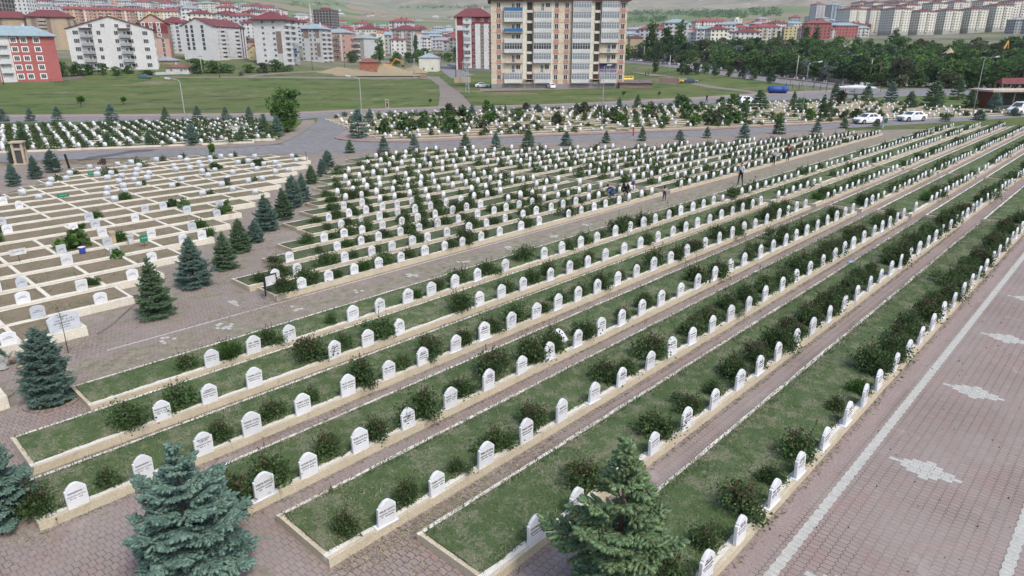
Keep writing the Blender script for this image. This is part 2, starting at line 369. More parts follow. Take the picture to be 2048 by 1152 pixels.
uv_sheet('cemetery_paving',[(-30,-25),(160,-25),(160,-2),(118,17.5),(100,30.5)]+[(u,road_v(u)) for u in (86,70,50,30,19)]+[(0,92),(-30,106)],M_PAVE,0.0)
# roads
band('road',[(-60,327),(120,320),(400,312),(690,306),(820,296),(1000,287),(1140,285),(1300,278),(1500,268),(1700,256),(1860,247),(2000,238),(2120,229)],
     [(-60,316),(0,312),(200,302),(400,297),(560,289),(700,279),(860,284),(1000,275),(1200,268),(1400,260),(1600,250),(1800,238),(1950,232),(2120,222)],M_ASPH,.012,60)
band('side_road',[(556,291),(600,268),(634,243),(640,226)],[(676,282),(690,262),(722,236),(735,222)],M_ASPH,.018)
band('back_road',[(-40,246),(300,243),(560,242),(720,230),(880,227),(1060,222),(1200,216),(1400,209),(1540,201),(1700,197),(1800,193),(2100,187)],
     [(-40,236),(300,234),(560,231),(720,222),(880,217),(1060,213),(1200,208),(1400,199),(1540,190),(1700,184),(1800,178),(2100,170)],M_ASPH,.024,60)
band('footpath',[(-40,236),(300,234),(560,231),(720,222),(880,217),(1060,213),(1200,208),(1400,199),(1540,190),(1700,184)],
     [(-40,230),(300,228.5),(560,226),(720,218.5),(880,213.5),(1060,210),(1200,204.5),(1400,194),(1540,185),(1700,178)],M_WALK,.06,40,.1)
band('tip_pavement',[(430,297),(560,289),(605,266),(630,247),(628,240)],[(430,291),(545,283),(580,266),(600,250),(606,241)],M_PAVE,.05)
band('corner_pavement',[(669,276),(690,280),(730,284),(860,284),(1000,275)],[(698,258),(712,268),(740,274),(860,277),(1000,270)],M_WALK,.05)
band('verge_pavement',[(1000,275),(1200,268),(1400,260),(1600,250),(1800,238),(2000,229)],[(1000,270),(1200,264.5),(1400,257),(1600,247),(1800,234),(2000,224)],M_WALK,.05,40,.1)
band('block_pavement',[(-60,316),(0,312),(200,302),(430,296)],[(-60,309),(0,305),(200,297),(430,290)],M_WALK,.05,30,.1)
band('kerb_line',[(669,278),(690,281.5),(730,285),(860,285),(1000,276),(1200,269),(1400,261),(1600,251),(1800,239),(2000,230)],[(669,276),(690,280),(730,284),(860,284),(1000,275),(1200,268),(1400,260),(1600,250),(1800,238),(2000,229)],M_RKERB,.09,50,.1)
band('verge',[(300,326),(690,312),(820,303),(1000,294),(1140,290),(1300,284),(1500,276),(1690,264)],[(300,315),(690,306),(820,296),(1000,287),(1140,285),(1300,278),(1500,268),(1690,257)],M_PAVE,.006,40)
band('dirt_track',[(945,214),(925,190),(900,172),(878,153),(850,154)],[(876,215),(880,190),(878,172),(860,158),(845,158)],M_DIRT,.02)
band('gravel_lane',[(320,155),(480,156),(640,157),(860,157)],[(320,153.3),(480,153.5),(640,154),(860,153)],M_DIRT,.03)
band('village_lane',[(905,158),(880,140),(872,132)],[(950,150),(915,138),(895,131)],M_ASPH,.05)
band('gravel_lane',[(480,156),(600,146),(700,141)],[(480,153),(580,144),(690,140)],M_DIRT,.04)
band('far_road',[(1230,124),(1330,134),(1450,152),(1560,168),(1660,176),(1760,190)],[(1230,120),(1330,129),(1450,143),(1560,158),(1680,172),(1780,180)],M_ASPH,.08,40)
band('footpath',[(1230,119.5),(1330,128.5),(1450,142),(1560,157),(1700,173)],[(1230,118),(1330,126.5),(1450,139.5),(1560,154.5),(1700,171)],M_WALK,.2,40,.1)
band('village_lane',[(1300,152),(1380,158),(1350,170),(1310,168)],[(1260,144),(1300,147),(1330,152),(1345,156)],M_DIRT,.06)
band('gravel_lane',[(1380,169),(1480,183),(1530,191)],[(1390,166),(1490,180),(1540,188)],M_DIRT,.05)
band('car_park',[(960,183),(1100,180),(1240,176)],[(960,178),(1100,175),(1240,171)],M_DIRT,.05)
sheet('dark_road_patch',[at(*p) for p in [(152,322),(180,314),(225,308),(262,301),(315,299),(300,303),(260,306),(215,314)]],M_DASPH,.02)
# white paver lines and diamonds of the brick road
def paver_line(u0,u1,v,wd=.21):
    mb=MB(); n=int((u1-u0)/.15)
    for i in range(n):
        a=u0+i*.15; o=.016*(1 if i%2 else -1)
        mb.add([(a+.003,v-wd/2-o,0),(a+.147,v-wd/2+o,0),(a+.147,v+wd/2+o,0),(a+.003,v+wd/2-o,0)],[(0,1,2,3)])
    return mb
for v,u0 in ((3.78,9),(.30,9)):
    o=paver_line(u0,130,v).build('white_paver_line',M_WPAVE); o.rotation_euler=(0,0,ROT); o.location=(0,0,.004); tag(o,kind='structure')
def diamond(u,v,keep=1.0):
    mb=MB(); rows=[1,3,5,7,5,3,1] if keep==1 else [1,3,4,3,1]
    for i,n in enumerate(rows):
        for k in range(n):
            if random.random()>keep: continue
            a=u+(i-len(rows)/2+.5)*.14; b=v+(k-n/2+.5)*.235+(.03 if i%2 else -.03)
            mb.add([(a-.066,b-.11,0),(a+.066,b-.11,0),(a+.066,b+.11,0),(a-.066,b+.11,0)],[(0,1,2,3)])
    o=mb.build('white_paver_diamond',M_WPAVE); o.rotation_euler=(0,0,ROT); o.location=(0,0,.004); tag(o,kind='structure')
for k in range(9): diamond(18+5.72*(k-1),2.45)
for u,v in ((8.2,25.0),(10.3,24.8),(11.7,26.95),(13.2,24.5),(16.2,24.3),(19.2,24.4),(22.4,24.2),(26,24.3),(29.5,24.2),(33,24.4)): diamond(u,v,.5)
for v,u0,u1 in ((25.62,6.4,40),(23.15,4.6,42)):                     # worn line of pavers each side of the old path
    o=paver_line(u0,u1,v,.1).build('white_paver_line',M_WPAVE); o.rotation_euler=(0,0,ROT); o.location=(0,0,.004); tag(o,kind='structure')
# strip of plain concrete at the foot of the last bed
M_CONC=pmat('concrete_strip',(.30,.235,.22),(.25,.20,.19),scale=1.2,fine=18)
uv_sheet('concrete_strip',[(9.6,4.1),(120,4.1),(120,4.52),(9.6,4.52)],M_CONC,.004)
# ================================================================== beds
def jit(a): return random.uniform(-a,a)
def strip(mb,u0,u1,y0,y1,z0,z1,m,step=.6,j=.012,mt=None,edge=0):
    """long kerb along u with slightly uneven edges"""
    n=max(1,int((u1-u0)/step)); ring=[]
    for i in range(n+1):
        u=u0+(u1-u0)*i/n; a,b,c,d=jit(j),jit(j)+ (jit(edge) if edge else 0),jit(j),jit(j*.6)
        ring+= [(u,y0+a,z0),(u,y1+b,z0),(u,y1+b,z1+c*.6),(u,y0+a,z1+d)]
    fs=[]; ms=[]
    k=len(mb.v)
    for i in range(n):
        A=i*4; B=A+4
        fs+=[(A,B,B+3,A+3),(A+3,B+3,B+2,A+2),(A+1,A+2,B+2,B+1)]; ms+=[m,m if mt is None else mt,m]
    fs+=[(0,3,2,1),(n*4,n*4+1,n*4+2,n*4+3)]; ms+=[m,m]
    mb.v+=ring; mb.f+=[tuple(q+k for q in f) for f in fs]; mb.m+=ms
def bed(u0,u1,vf,vb,label,group,mats=(None,None,None),hk=.22,ledge=.24,blades=0,soil=None,divs=(),name='grave_bed',bladefar=45,kw=.1):
    kerb_m,ledge_m,turf_m=mats; t=thing(name,label,'grave bed',W(u0,vf),ROT,group)
    L,D=u1-u0,vb-vf; mb=MB()
    st=max(.5,L/60)
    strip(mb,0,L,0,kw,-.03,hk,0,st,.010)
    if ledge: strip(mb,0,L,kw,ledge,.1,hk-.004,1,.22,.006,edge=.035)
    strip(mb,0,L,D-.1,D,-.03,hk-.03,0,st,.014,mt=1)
    for a in (0,L-.11): mb.box(a+.003,a+.107,kw,D-.1,-.03,hk-.01+jit(.004),0)
    for a in divs: mb.box(a,a+.16,kw+.002,D-.102,.0,hk-.004+jit(.004),0)
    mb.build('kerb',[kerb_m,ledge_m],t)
    g=np.random.default_rng(int(u0*37+vf*91)); nx=max(2,int(L/.5)); ny=7
    xs=np.linspace(.10,L-.10,nx); ys=np.linspace((ledge or kw)-.03,D-.09,ny)
    Z=hk-.015+g.uniform(-.012,.02,(nx,ny))-(.075 if soil else 0); Z[:,1:-1]+=.035; Z[:,0]=hk-.03; Z[:,-1]=hk-.035
    X,Y=np.meshgrid(xs,ys,indexing='ij'); V=np.stack([X,Y,Z],-1).reshape(-1,3)
    I=np.arange(nx*ny).reshape(nx,ny); Fq=np.stack([I[:-1,:-1],I[1:,:-1],I[1:,1:],I[:-1,1:]],-1).reshape(-1,4)
    ch=[(V,Fq,0)]
    if blades:
        n=int(L*D*blades); px_=g.uniform(.08,L-.08,n); py_=g.uniform((ledge or .1)-.05,D-.04,n)
        wv=np.sin(px_*1.7+vf*3)+np.sin(px_*.61+py_*2.3+vf)+.7*np.sin(px_*4.1-py_*3.1); dry=wv+g.normal(0,1.0,n)>(1.0 if soil is None else 1.6)
        if soil: kp=wv+g.normal(0,.5,n)>.35; px_,py_,dry=px_[kp],py_[kp],dry[kp]
        for msk,mi,sx,sz in ((~dry,1,.024,.085),(dry,2,.017,.13)):
            k=int(msk.sum())
            if not k: continue
            P=np.stack([px_[msk],py_[msk],np.full(k,hk-(.01 if soil is None else .07))],1); Dv=np.stack([g.normal(0,.7 if mi==1 else 1.6,k),g.normal(0,.7 if mi==1 else 1.6,k),np.ones(k)],1)
            s=g.uniform(.6,1.3,k); V2,F2=scatter(*BLADE,P,Dv,np.stack([s*sx,s*sx,s*sz],1)); ch.append((V2,F2,mi))
    me=np_mesh('grass' if soil is None else 'soil',ch,[turf_m,M_BLADE,M_DBLADE]); put('grass' if soil is None else 'soil',me,t)
    return t
STONES=[]      # (u, v, z, depth-size, row text, ordinal, style, text key)
BUSHES=[]
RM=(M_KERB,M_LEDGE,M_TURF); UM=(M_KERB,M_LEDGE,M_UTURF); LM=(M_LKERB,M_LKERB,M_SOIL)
def u_at(px,v,z=.22):            # where along a row (v) a photo column falls
    lo,hi=-5.0,160.0
    for _ in range(50):
        m=(lo+hi)/2; x=pix(W(m,v,z))[0] if W(m,v,z).y>1 else -1e9
        if x<px: lo=m
        else: hi=m
    return (lo+hi)/2
RX={1:[425,508,580,707,761,816,863,910,955,1010,1088,1124,1161,1193,1230,1259,1287,1310,1337,1361,1385,1406,1426,1445],
 2:[327,421,510,670,736,800,959,1003,1046,1100,1139,1175,1210,1248,1280,1315,1345,1371,1394,1418,1442,1464,1484,1504,1521],
 3:[158,290,410,506,607,697,778,846,911,969,1022,1072,1115,1155,1194,1234,1272,1306,1340,1373,1410,1438,1464,1487,1509,1532,1556,1574,1592,1609],
 4:[530,619,722,817,900,977,1043,1100,1154,1202,1243,1283,1321,1360,1394,1429,1460,1487,1520,1545,1570,1591,1612,1633,1654,1672,1688,1704],
 5:[773,875,971,1052,1123,1187,1242,1299,1343,1383,1423,1460,1496,1529,1563,1592,1618,1644,1666,1687,1705,1726,1746,1763,1778,1793,1806],
 6:[1072,1152,1235,1307,1371,1427,1478,1518,1555,1590,1623,1657,1686,1713,1738,1759,1780,1799,1819,1836,1854,1869,1883,1898,1911,1922],
 7:[1410,1478,1545,1598,1648,1693,1727,1756,1789,1814,1839,1863,1885,1905,1924,1940,1956,1970,1985,1996,2009,2021,2031,2041]}
RV={1:21.1,2:18.7,3:16.12,4:13.3,5:10.46,6:7.68,7:4.55}
R0={1:4.55,2:2.52,3:2.03,4:4.2,5:5.75,6:7.5,7:9.55}
R1E={1:45.2,2:45.9,3:46.8,4:47.2,5:47.8,6:48.3,7:49.5}
TXT={(2,1):'MAKBULE SARIKAYA',(2,2):'HASAN/SARIKAYA',(2,3):'NAZIM ÇETİN',(3,3):'MUSTAFA/UZUN',(3,4):'GÖNÜL YÜCEL',(3,5):'AHMET UZUN',(3,6):'ELİF SEZEN',
 (4,1):'SABİHE AKKAYA',(4,2):'HAYDAR GÜLSOY',(4,3):'PETEK GÖKTAŞ',(4,4):'ÜMMÜ ASLAN',(4,5):'HALİL TAŞ',(5,1):'MELEK AKSOY',(5,2):'ÖMER ASAN',(5,3):'ESME ÖZTÜRK',(5,4):'İSMAİL DEMİR',(6,1):'SÜLEYMAN BAŞ',(6,2):'NAZIM ELİK'}
rg=random.Random(11)
def row_text(k): return 'grass bed left of brick road'
def add_row(vf,us,where,near,style,key=None,bush_p=.72,hz=.22,dv=.06,single=True):
    """stones of one row, with rose bushes between them"""
    for i,u in enumerate(us):
        STONES.append(dict(u=u,v=vf+dv,z=hz,ord=i+1,n=len(us),where=where,style=style,key=(key,i+1)))
        if bush_p and rg.random()<bush_p:
            gap=(us[i]-us[i-1]) if i else 1.3
            BUSHES.append(dict(u=u-min(.75,gap*.5)+rg.uniform(-.12,.12),v=vf+.42+rg.uniform(-.06,.16),z=hz-.02,ord=i+1,where=where,s=rg.uniform(.6,1.25)))
for k in range(1,8):
    vf=RV[k]; vb=23.0 if k==1 else vf+(2.34 if k==7 else 2.14); w1='near %s lawn bed from brick road'%nth(8-k)
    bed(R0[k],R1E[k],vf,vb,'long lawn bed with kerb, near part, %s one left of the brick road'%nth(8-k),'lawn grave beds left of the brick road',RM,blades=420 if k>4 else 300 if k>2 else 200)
    us=[u_at(x,vf+.06) for x in RX[k]]
    add_row(vf,us,w1,True,'point',k,.80 if k<6 else .95)
    if k>=5:
        for u in us[6:]:
            if rg.random()<(.3 if u<22 else .6): BUSHES.append(dict(u=u-.2+rg.uniform(-.3,.3),v=vf+.55+rg.uniform(0,.3),z=.2,ord=us.index(u)+1,where=w1,s=rg.uniform(.8,1.1),extra=1))
    s0=R1E[k]+.9
    ends=[(s0,69.0-.3*k),(69.8-.3*k,{1:113,2:117,3:119,4:121,5:123,6:125,7:127}[k])]
    for q,(a,b) in enumerate(ends):
        part=('middle','far')[q]
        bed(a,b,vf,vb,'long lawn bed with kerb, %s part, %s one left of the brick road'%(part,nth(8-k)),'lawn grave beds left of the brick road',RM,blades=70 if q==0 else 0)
        us=[]; u=a+.9
        while u<b-.5:
            if rg.random()<.9: us.append(u)
            u+=1.28+rg.uniform(-.1,.12)
        add_row(vf,us,'%s %s lawn bed from brick road'%(part,nth(8-k)),False,'point',None,.72)
UX={0:[604,658,709,758,802,850,890,924,962,999,1042,1078,1137,1162,1188,1211,1238,1258,1283],
 1:[551,595,690,744,784,825,855,894,938,973,1010,1046,1072,1102,1126,1151,1177,1197],
 2:[580,675,723,757,801,838,875,917,955,988,1012,1038,1064,1087,1116,1136]}
UV_=[25.85,27.85,29.9,31.88,33.88,35.92,38.05,40.22,42.3,44.4,47.0,49.65,52.3,54.9]
U0_=[13.1,12.9,15.45,17.35,19.8,19.95,22.4,24.1,25.3,27.4,29.2,31.2,33.6,37.5]
U1_=[97,94,88.5,82.5,78,74,70,66,62.5,59.8,57,54.5,51.5,48.5]
for k,vf in enumerate(UV_):
    vb=vf+1.72 if k<9 else vf+2.1; br=44.6-.26*k if k<10 else 0
    segs=[(U0_[k],br-.5),(br+.5,U1_[k])] if br else [(U0_[k],U1_[k])]
    for q,(a,b) in enumerate(segs):
        part='' if len(segs)==1 else (' near part,',' far part,')[q]
        bed(a,b,vf,vb,'narrow planted bed of headstones,%s %s one beyond the mossy path'%(part,nth(k+1)),'planted grave beds beyond the mossy path',UM,blades=60 if (k<3 and q==0) else 0,hk=.24,ledge=.2)
        us=[]
        if k in UX and q==0: us=[u_at(x,vf+.06,.26) for x in UX[k]]
        u=(us[-1] if us else a+ (1.0 if k!=3 else .6))+1.3
        if not us: u=a+rg.uniform(1.6,2.3)
        while u<b-.6:
            if rg.random()<.93: us.append(u)
            u+=1.33+rg.uniform(-.14,.16)
        add_row(vf,us,('%s%s planted bed past mossy path'%(('near ','far ')[q] if br else '',nth(k+1))),False,'round' if k>3 else 'point','U%d'%k if q==0 else None,.86,hz=.26)
# ---- left block: brown earth plots with cross walls
LU1=[(27.6,6.4),(30,8.9),(32.3,11),(34.7,13),(37,15.5),(39.4,17.6),(41.8,19.5),(44,21.5),(46,23.5),(48,25.5),(51,28),(53.4,30.2),(55.8,32.7),(58.6,34.8),(61,35.8),(64,33.2),(66.5,30.6),(68.7,27.4)]
LU0=[(27.6,-1),(51.4,6.0),(57.8,10.3),(61.4,12.65),(64,14.7),(66.7,16.9),(69.5,19)]
for k in range(18):
    vf=27.62+2.36*k; u1=lerp(vf,LU1); u0=lerp(vf,LU0)
    if vf<51: u0=u_at(-60,vf,.2)
    divs=[]; j=math.ceil((u0+.5)/2.13)
    while j*2.13<u1-1.2:
        if rg.random()<(.72 if k else .3): divs.append(j*2.13-u0)
        j+=1
    wh='%s walled row of brown plots'%nth(k+1)
    bed(u0,u1,vf,vf+2.2 if k else vf+2.3,'cream walled row of brown earth plots, %s row from the near end'%nth(k+1),'brown earth plots on the left',LM,hk=.30 if k else .36,ledge=0,soil=1,blades=150 if k<8 else 60,divs=divs,name='grave_row_wall',kw=.26)
    us=[]; u=u0+rg.uniform(.4,1.0)
    if k==0: us=[u_at(20,vf+.1,.36),6.4-.62]
    elif k==1: us=[u_at(78,vf+.1,.3),u_at(203,vf+.1,.3)]; us=[u_at(-30,vf+.1,.3)]+us
    elif k==2: us=[u_at(48,vf+.1,.3),u_at(165,vf+.1,.3),u_at(267,vf+.1,.3)]; us=us[:2]+[us[2]]
    else:
        while u<u1-.5:
            if rg.random()<.62: us.append(u)
            u+=(1.06 if rg.random()<.45 else 2.13)+rg.uniform(-.12,.12)
    for i,u in enumerate(us):
        STONES.append(dict(u=u,v=vf+.12,z=.3 if k else .36,ord=i+1,n=len(us),where=wh,style='big' if (k==0 and i==1) else 'wide',key=('L%d'%k,i+1)))
        if k>1 and rg.random()<.34: BUSHES.append(dict(u=u+rg.uniform(.5,.9),v=vf+.8,z=.26,ord=i+1,where=wh,s=rg.uniform(.5,1.0),green=1))
# ---- far blocks, rows parallel to the road
E_=(.887,-.462)
def ST(s,t): return (E_[0]*s+.462*t, E_[1]*s+.887*t)
ROT2=ROT-math.atan2(.462,.887)
FAR=[]; FBUSH=[]
def far_row(s0,s1,t,label,group,sp,p,jitter,bp,dp=1.7,hk=.25):
    u,v=ST(s0,t); th=thing('grave_bed',label,'grave bed',W(u,v),ROT2,group); mb=MB(); L=s1-s0
    strip(mb,0,L,0,.13,-.05,hk,0,1.5,.03); strip(mb,0,L,dp-.10,dp,-.05,hk-.03,0,1.5,.03)
    for a in (0,L-.15): mb.box(a,a+.14,.165,dp-.125,-.05,hk-.02,0)
    mb.build('kerb',M_LKERB if jitter<.6 else M_KERB,th)
    g=MB(); g.box(.15,L-.16,.17,dp-.13,.0,hk-.04); g.build('soil',M_UTURF if jitter<.6 else M_SOIL,th)
    s=s0+.8
    while s<s1-.4:
        if rg.random()<p: FAR.append((*ST(s+rg.uniform(-jitter,jitter)*.5,t+.1+rg.uniform(0,jitter)),hk))
        if rg.random()<bp: FBUSH.append((*ST(s+sp*.5,t+.4),hk-.05,rg.uniform(1.0,1.45)))
        s+=sp
for i in range(12):
    t=85.6+2.45*i; s1=lerp(t,[(85,-2),(88,1),(95,2),(113,-2)]); s0=-50-i*.7
    if t<lerp(s0+30,[(-40,126),(3,111)])-1:
        far_row(s0,s1,t,'long pale kerbed row of graves, %s one beyond the bend of the road'%nth(i+1),'grave rows in the far left block',1.36,.90,.3,.85)
for i in range(14):
    t=83+2.7*i; s0=lerp(t,[(83,13),(90,12),(113,9),(120,14)]); 
    for a,b in ((s0,s0+31),(s0+33,s0+70),(s0+72,s0+112)):
        if t>119.5 and a<100: continue
        if t<86 and a>90: continue
        far_row(a,b,t,'pale kerbed row of scattered graves, %s from the road, %s third from the left'%(nth(i+1),{s0:'first',s0+33:'second',s0+72:'last'}[a]),'grave rows in the far middle block',1.8,.72 if a<60 else .6,.9,.42 if a<60 else .2,2.0,hk=.15)
# ================================================================== headstones
def outline(kind):
    if kind=='point':
        h=[(.235,0),(.238,.535),(.232,.555),(.196,.558),(.194,.60),(.10,.695),(.06,.722),(0,.732)]
    elif kind=='round':
        h=[(.225,0),(.23,.50),(.222,.52),(.19,.525),(.188,.57),(.155,.65),(.085,.715),(0,.735)]
    elif kind=='wide':
        h=[(.27,0),(.277,.495),(.265,.515),(.24,.52),(.232,.54),(.16,.59),(.09,.608),(0,.612)]
    elif kind=='dome':
        h=[(.24,0),(.25,.45),(.225,.47)]+[(.22*math.cos(a),.48+.17*math.sin(a)) for a in np.linspace(.2,math.pi/2,6)]
    elif kind=='square':
        h=[(.26,0),(.265,.58),(.25,.62),(.2,.63),(0,.64)]
    else:
        h=[(.55,0),(.57,.62),(.55,.66),(.50,.67),(.49,.70),(.25,.80),(.1,.83),(0,.835)]
    pts=h+[(-x,z) for x,z in h[::-1] if x>1e-6]
    out=[]
    for p in pts:
        if not out or (abs(p[0]-out[-1][0])+abs(p[1]-out[-1][1]))>1e-4: out.append(p)
    return out
def stone_mesh(kind,i):
    pl=outline(kind); y0,y1=-.04,.04
    cx=sum(p[0] for p in pl)/len(pl); mb=MB(); b=.009
    ins=[(x*(1-b/.24),z-(b if z>.01 else 0)) for x,z in pl]; n=len(pl)
    vs=[(x,y0,z) for x,z in ins]+[(x,y0+b,z) for x,z in pl]+[(x,y1-b,z) for x,z in pl]+[(x,y1,z) for x,z in ins]
    fs=[tuple(range(n))]+[tuple(range(3*n,4*n))[::-1]]
    for r in range(3):
        for k in range(n): fs.append((r*n+k,(r+1)*n+k,(r+1)*n+(k+1)%n,r*n+(k+1)%n))
    mb.add(vs,fs)
    if kind=='point' and i: mb.box(-.30,.30,-.07,.10,-.01,.022)
    return mb.mesh('headstone',M_GMARB if kind in('wide','square','dome','big') and i!=2 else M_MARB)
SM={k:[stone_mesh(k,i) for i in range(3)] for k in('point','round','wide','dome','square','big')}
# inscriptions
def text_mesh(lines,ink):
    dg=None; chunks=[]
    for s,z,size in lines:
        c=bpy.data.curves.new('t','FONT'); c.body=s; c.align_x='CENTER'; c.size=size; c.extrude=.0015; c.resolution_u=2; c.offset=size*.018
        o=bpy.data.objects.new('t',c); COL.objects.link(o); bpy.context.view_layer.update()
        me=bpy.data.meshes.new_from_object(o.evaluated_get(bpy.context.evaluated_depsgraph_get()))
        wd=max(v.co.x for v in me.vertices)-min(v.co.x for v in me.vertices); k=min(1,.40/max(wd,.01))
        mb=MB(); mb.add([(v.co.x*k,-.0415-v.co.z,z+v.co.y) for v in me.vertices],[tuple(p.vertices) for p in me.polygons]); chunks.append(mb)
        bpy.data.objects.remove(o); bpy.data.curves.remove(c); bpy.data.meshes.remove(me)
    out=MB()
    for q in chunks: out.add(q.v,q.f)
    return out
def dashes(mb,z,h,width,rr,dens=.8):
    x=-width/2
    while x<width/2:
        wd=rr.uniform(.012,.03)
        if rr.random()<dens: mb.box(x,x+wd*.75,-.0425,-.040,z+rr.uniform(0,h*.15),z+h)
        x+=wd
    return mb
RUH=text_mesh([('RUHUNA FATİHA',.335,.062)],M_INK)
def inscription(names,rr):
    mb=MB(); n=len(names); L=[(s,.43+.065*(n-1-i),.078) for i,s in enumerate(names)]
    q=text_mesh(L,M_INK); mb.add(q.v,q.f); mb.add(RUH.v,RUH.f); dashes(mb,.265,.03,.32,rr,.75); return mb.mesh('inscription',M_INK)
GEN=[]
for i in range(6):
    mb=MB(); rr=random.Random(i); dashes(mb,.43+.0*i,.052,rr.uniform(.26,.36),rr,.9)
    if i%2: dashes(mb,.50,.05,rr.uniform(.2,.3),rr,.9)
    mb.add(RUH.v,RUH.f); dashes(mb,.265,.03,.3,rr,.75); GEN.append(mb.mesh('inscription',M_FINK if i%3 else M_INK))
GENL=[]
for i in range(4):
    mb=MB(); rr=random.Random(40+i); dashes(mb,.36,.035,.16,rr,.9); dashes(mb,.29,.04,.36,rr,.92); GENL.append(mb.mesh('inscription',M_FINK))
NAMED={}
def place_stones():
    for s in STONES:
        p=W(s['u'],s['v'],s['z']); s['p']=p
        s['vis']=seen(p,30) or seen(p+Vector((0,0,.7)),0); s['d']=depth(p) if p.y>1 else 1e9
    vis=sorted([s for s in STONES if s['vis']],key=lambda s:s['d'])
    near=vis[:300]; rest=vis[300:]
    cnt={}
    rr=random.Random(3)
    for s in near:
        st=s['style']
        kind=st if st!='wide' else rr.choice(['wide','wide','square','dome','wide','square'])
        i=rr.choice([0,0,0,1]) if st=='point' else rr.choice([0,1,2])
        if st=='big': i=0
        lean=1.0
        grey=kind in('wide','square','dome','big') and i!=2
        desc={'point':'white pointed headstone','round':'white round-topped headstone','wide':'grey shouldered headstone' if grey else 'white shouldered headstone','dome':'grey round headstone' if grey else 'white round headstone','square':'square grey headstone' if grey else 'square white headstone','big':'large double-width grey headstone'}[kind]
        t=thing('headstone','%s, %s from left in %s'%(desc,nth(s['ord']),s['where']),'headstone',s['p'],ROT+rr.gauss(0,.045),'headstones standing in the bed rows')
        t.rotation_euler.x=rr.gauss(0,.03); t.rotation_euler.y=rr.gauss(0,.018)
        sc=rr.uniform(.93,1.06)
        fx,fz={'point':(1,.885),'round':(.93,.74),'big':(.95,.85)}.get(kind,(.88,.78)); fz*=.94 if s['where'].startswith(('near sixth','near seventh')) else 1
        if s['where'].find('planted')>=0: fx,fz=.89,.70
        sl=put('slab',SM[kind][i],t,scale=(fx*sc*rr.uniform(.96,1.05),1,fz*sc))
        if s['key'] in TXT: put('inscription',inscription(TXT[s['key']].split('/'),rr),t,scale=(fx*sc,1,fz*sc))
        elif kind=='big':
            mb=MB(); dashes(mb,.62,.07,.35,rr,.9); dashes(mb,.48,.06,.6,rr,.6); dashes(mb,.36,.06,.7,rr,.9); dashes(mb,.25,.045,.4,rr,.9); dashes(mb,.15,.045,.4,rr,.9); mb.build('inscription',M_FINK,t).scale=(fx*sc,1,fz*sc)
        elif kind in('point',) and not(s['key'][0]==1 and s['ord']<4 and s['ord']!=1): put('inscription',rr.choice(GEN),t,scale=(fx*sc,1,fz*sc))
        elif kind in('point',): put('inscription',GEN[0],t,scale=(fx*sc,1,fz*sc))
        elif kind in('round',): put('inscription',rr.choice(GEN),t,scale=(fx*sc*.9,1,fz*sc))
        else: put('inscription',rr.choice(GENL),t,scale=(fx*sc,1,fz*sc))
    # the many smaller ones behind
    chunks=[]
    def tv(kind):
        pl=outline(kind); n=len(pl); V=np.array([(x,-.04,z) for x,z in pl]+[(x,.04,z) for x,z in pl]); tri=[]
        fan=[(0,i,i+1) for i in range(1,n-1)]; tri+=fan+[tuple(q+n for q in f[::-1]) for f in fan]
        for i in range(n): j=(i+1)%n; tri+=[(i,i+n,j+n),(i,j+n,j)]
        return V,np.array(tri)
    pools={}
    for s in rest:
        k={'wide':rr.choice(['wide','square','wide']),'big':'wide'}.get(s['style'],s['style']); pools.setdefault((k,0 if k not in('wide','square') else 1,ROT),[]).append((*s['p'],))
    for i,(u,v,z) in enumerate(FAR):
        p=W(u,v,z)
        if seen(p,20): pools.setdefault((('point','round','dome')[i%3],0 if i%5 else 1,ROT2),[]).append((*p,))
    for (k,mi,rz),pts in pools.items():
        V,T=tv(k); g=np.random.default_rng(len(pts)); P=np.array(pts); N=len(P); ry=rz+g.normal(0,.06,N); s=g.uniform(.9,1.08,N)*((.80 if k not in('wide','square') else .86) if rz==ROT else .80)
        c,sn=np.cos(ry)[:,None],np.sin(ry)[:,None]; X=V[None,:,0]*s[:,None]; Y=np.repeat(V[None,:,1],N,0)+g.normal(0,.04,N)[:,None]*V[None,:,2]; Z=V[None,:,2]*s[:,None]*(.92 if k not in('wide','square') else .84)
        VV=np.stack([X*c-Y*sn+P[:,0:1],X*sn+Y*c+P[:,1:2],Z+P[:,2:3]],-1).reshape(-1,3); FF=(T[None]+(np.arange(N)*len(V))[:,None,None]).reshape(-1,3); chunks.append((VV,FF,mi))
    o=put('headstone_field',np_mesh('headstone_field',chunks,[M_MARB,M_GMARB])); tag(o,'hundreds of small white headstones in the rows farther back','headstones',kind='stuff')
place_stones()
# the stone lying loose in the fourth bed
fs=thing('headstone','small white headstone leaning loose on the grass behind its row','headstone',W(u_at(1127,13.9),13.85,.25),ROT+.12,'headstones standing in the bed rows')
fs.rotation_euler.x=-.75; put('slab',SM['dome'][2],fs,scale=(.95,1,.85))
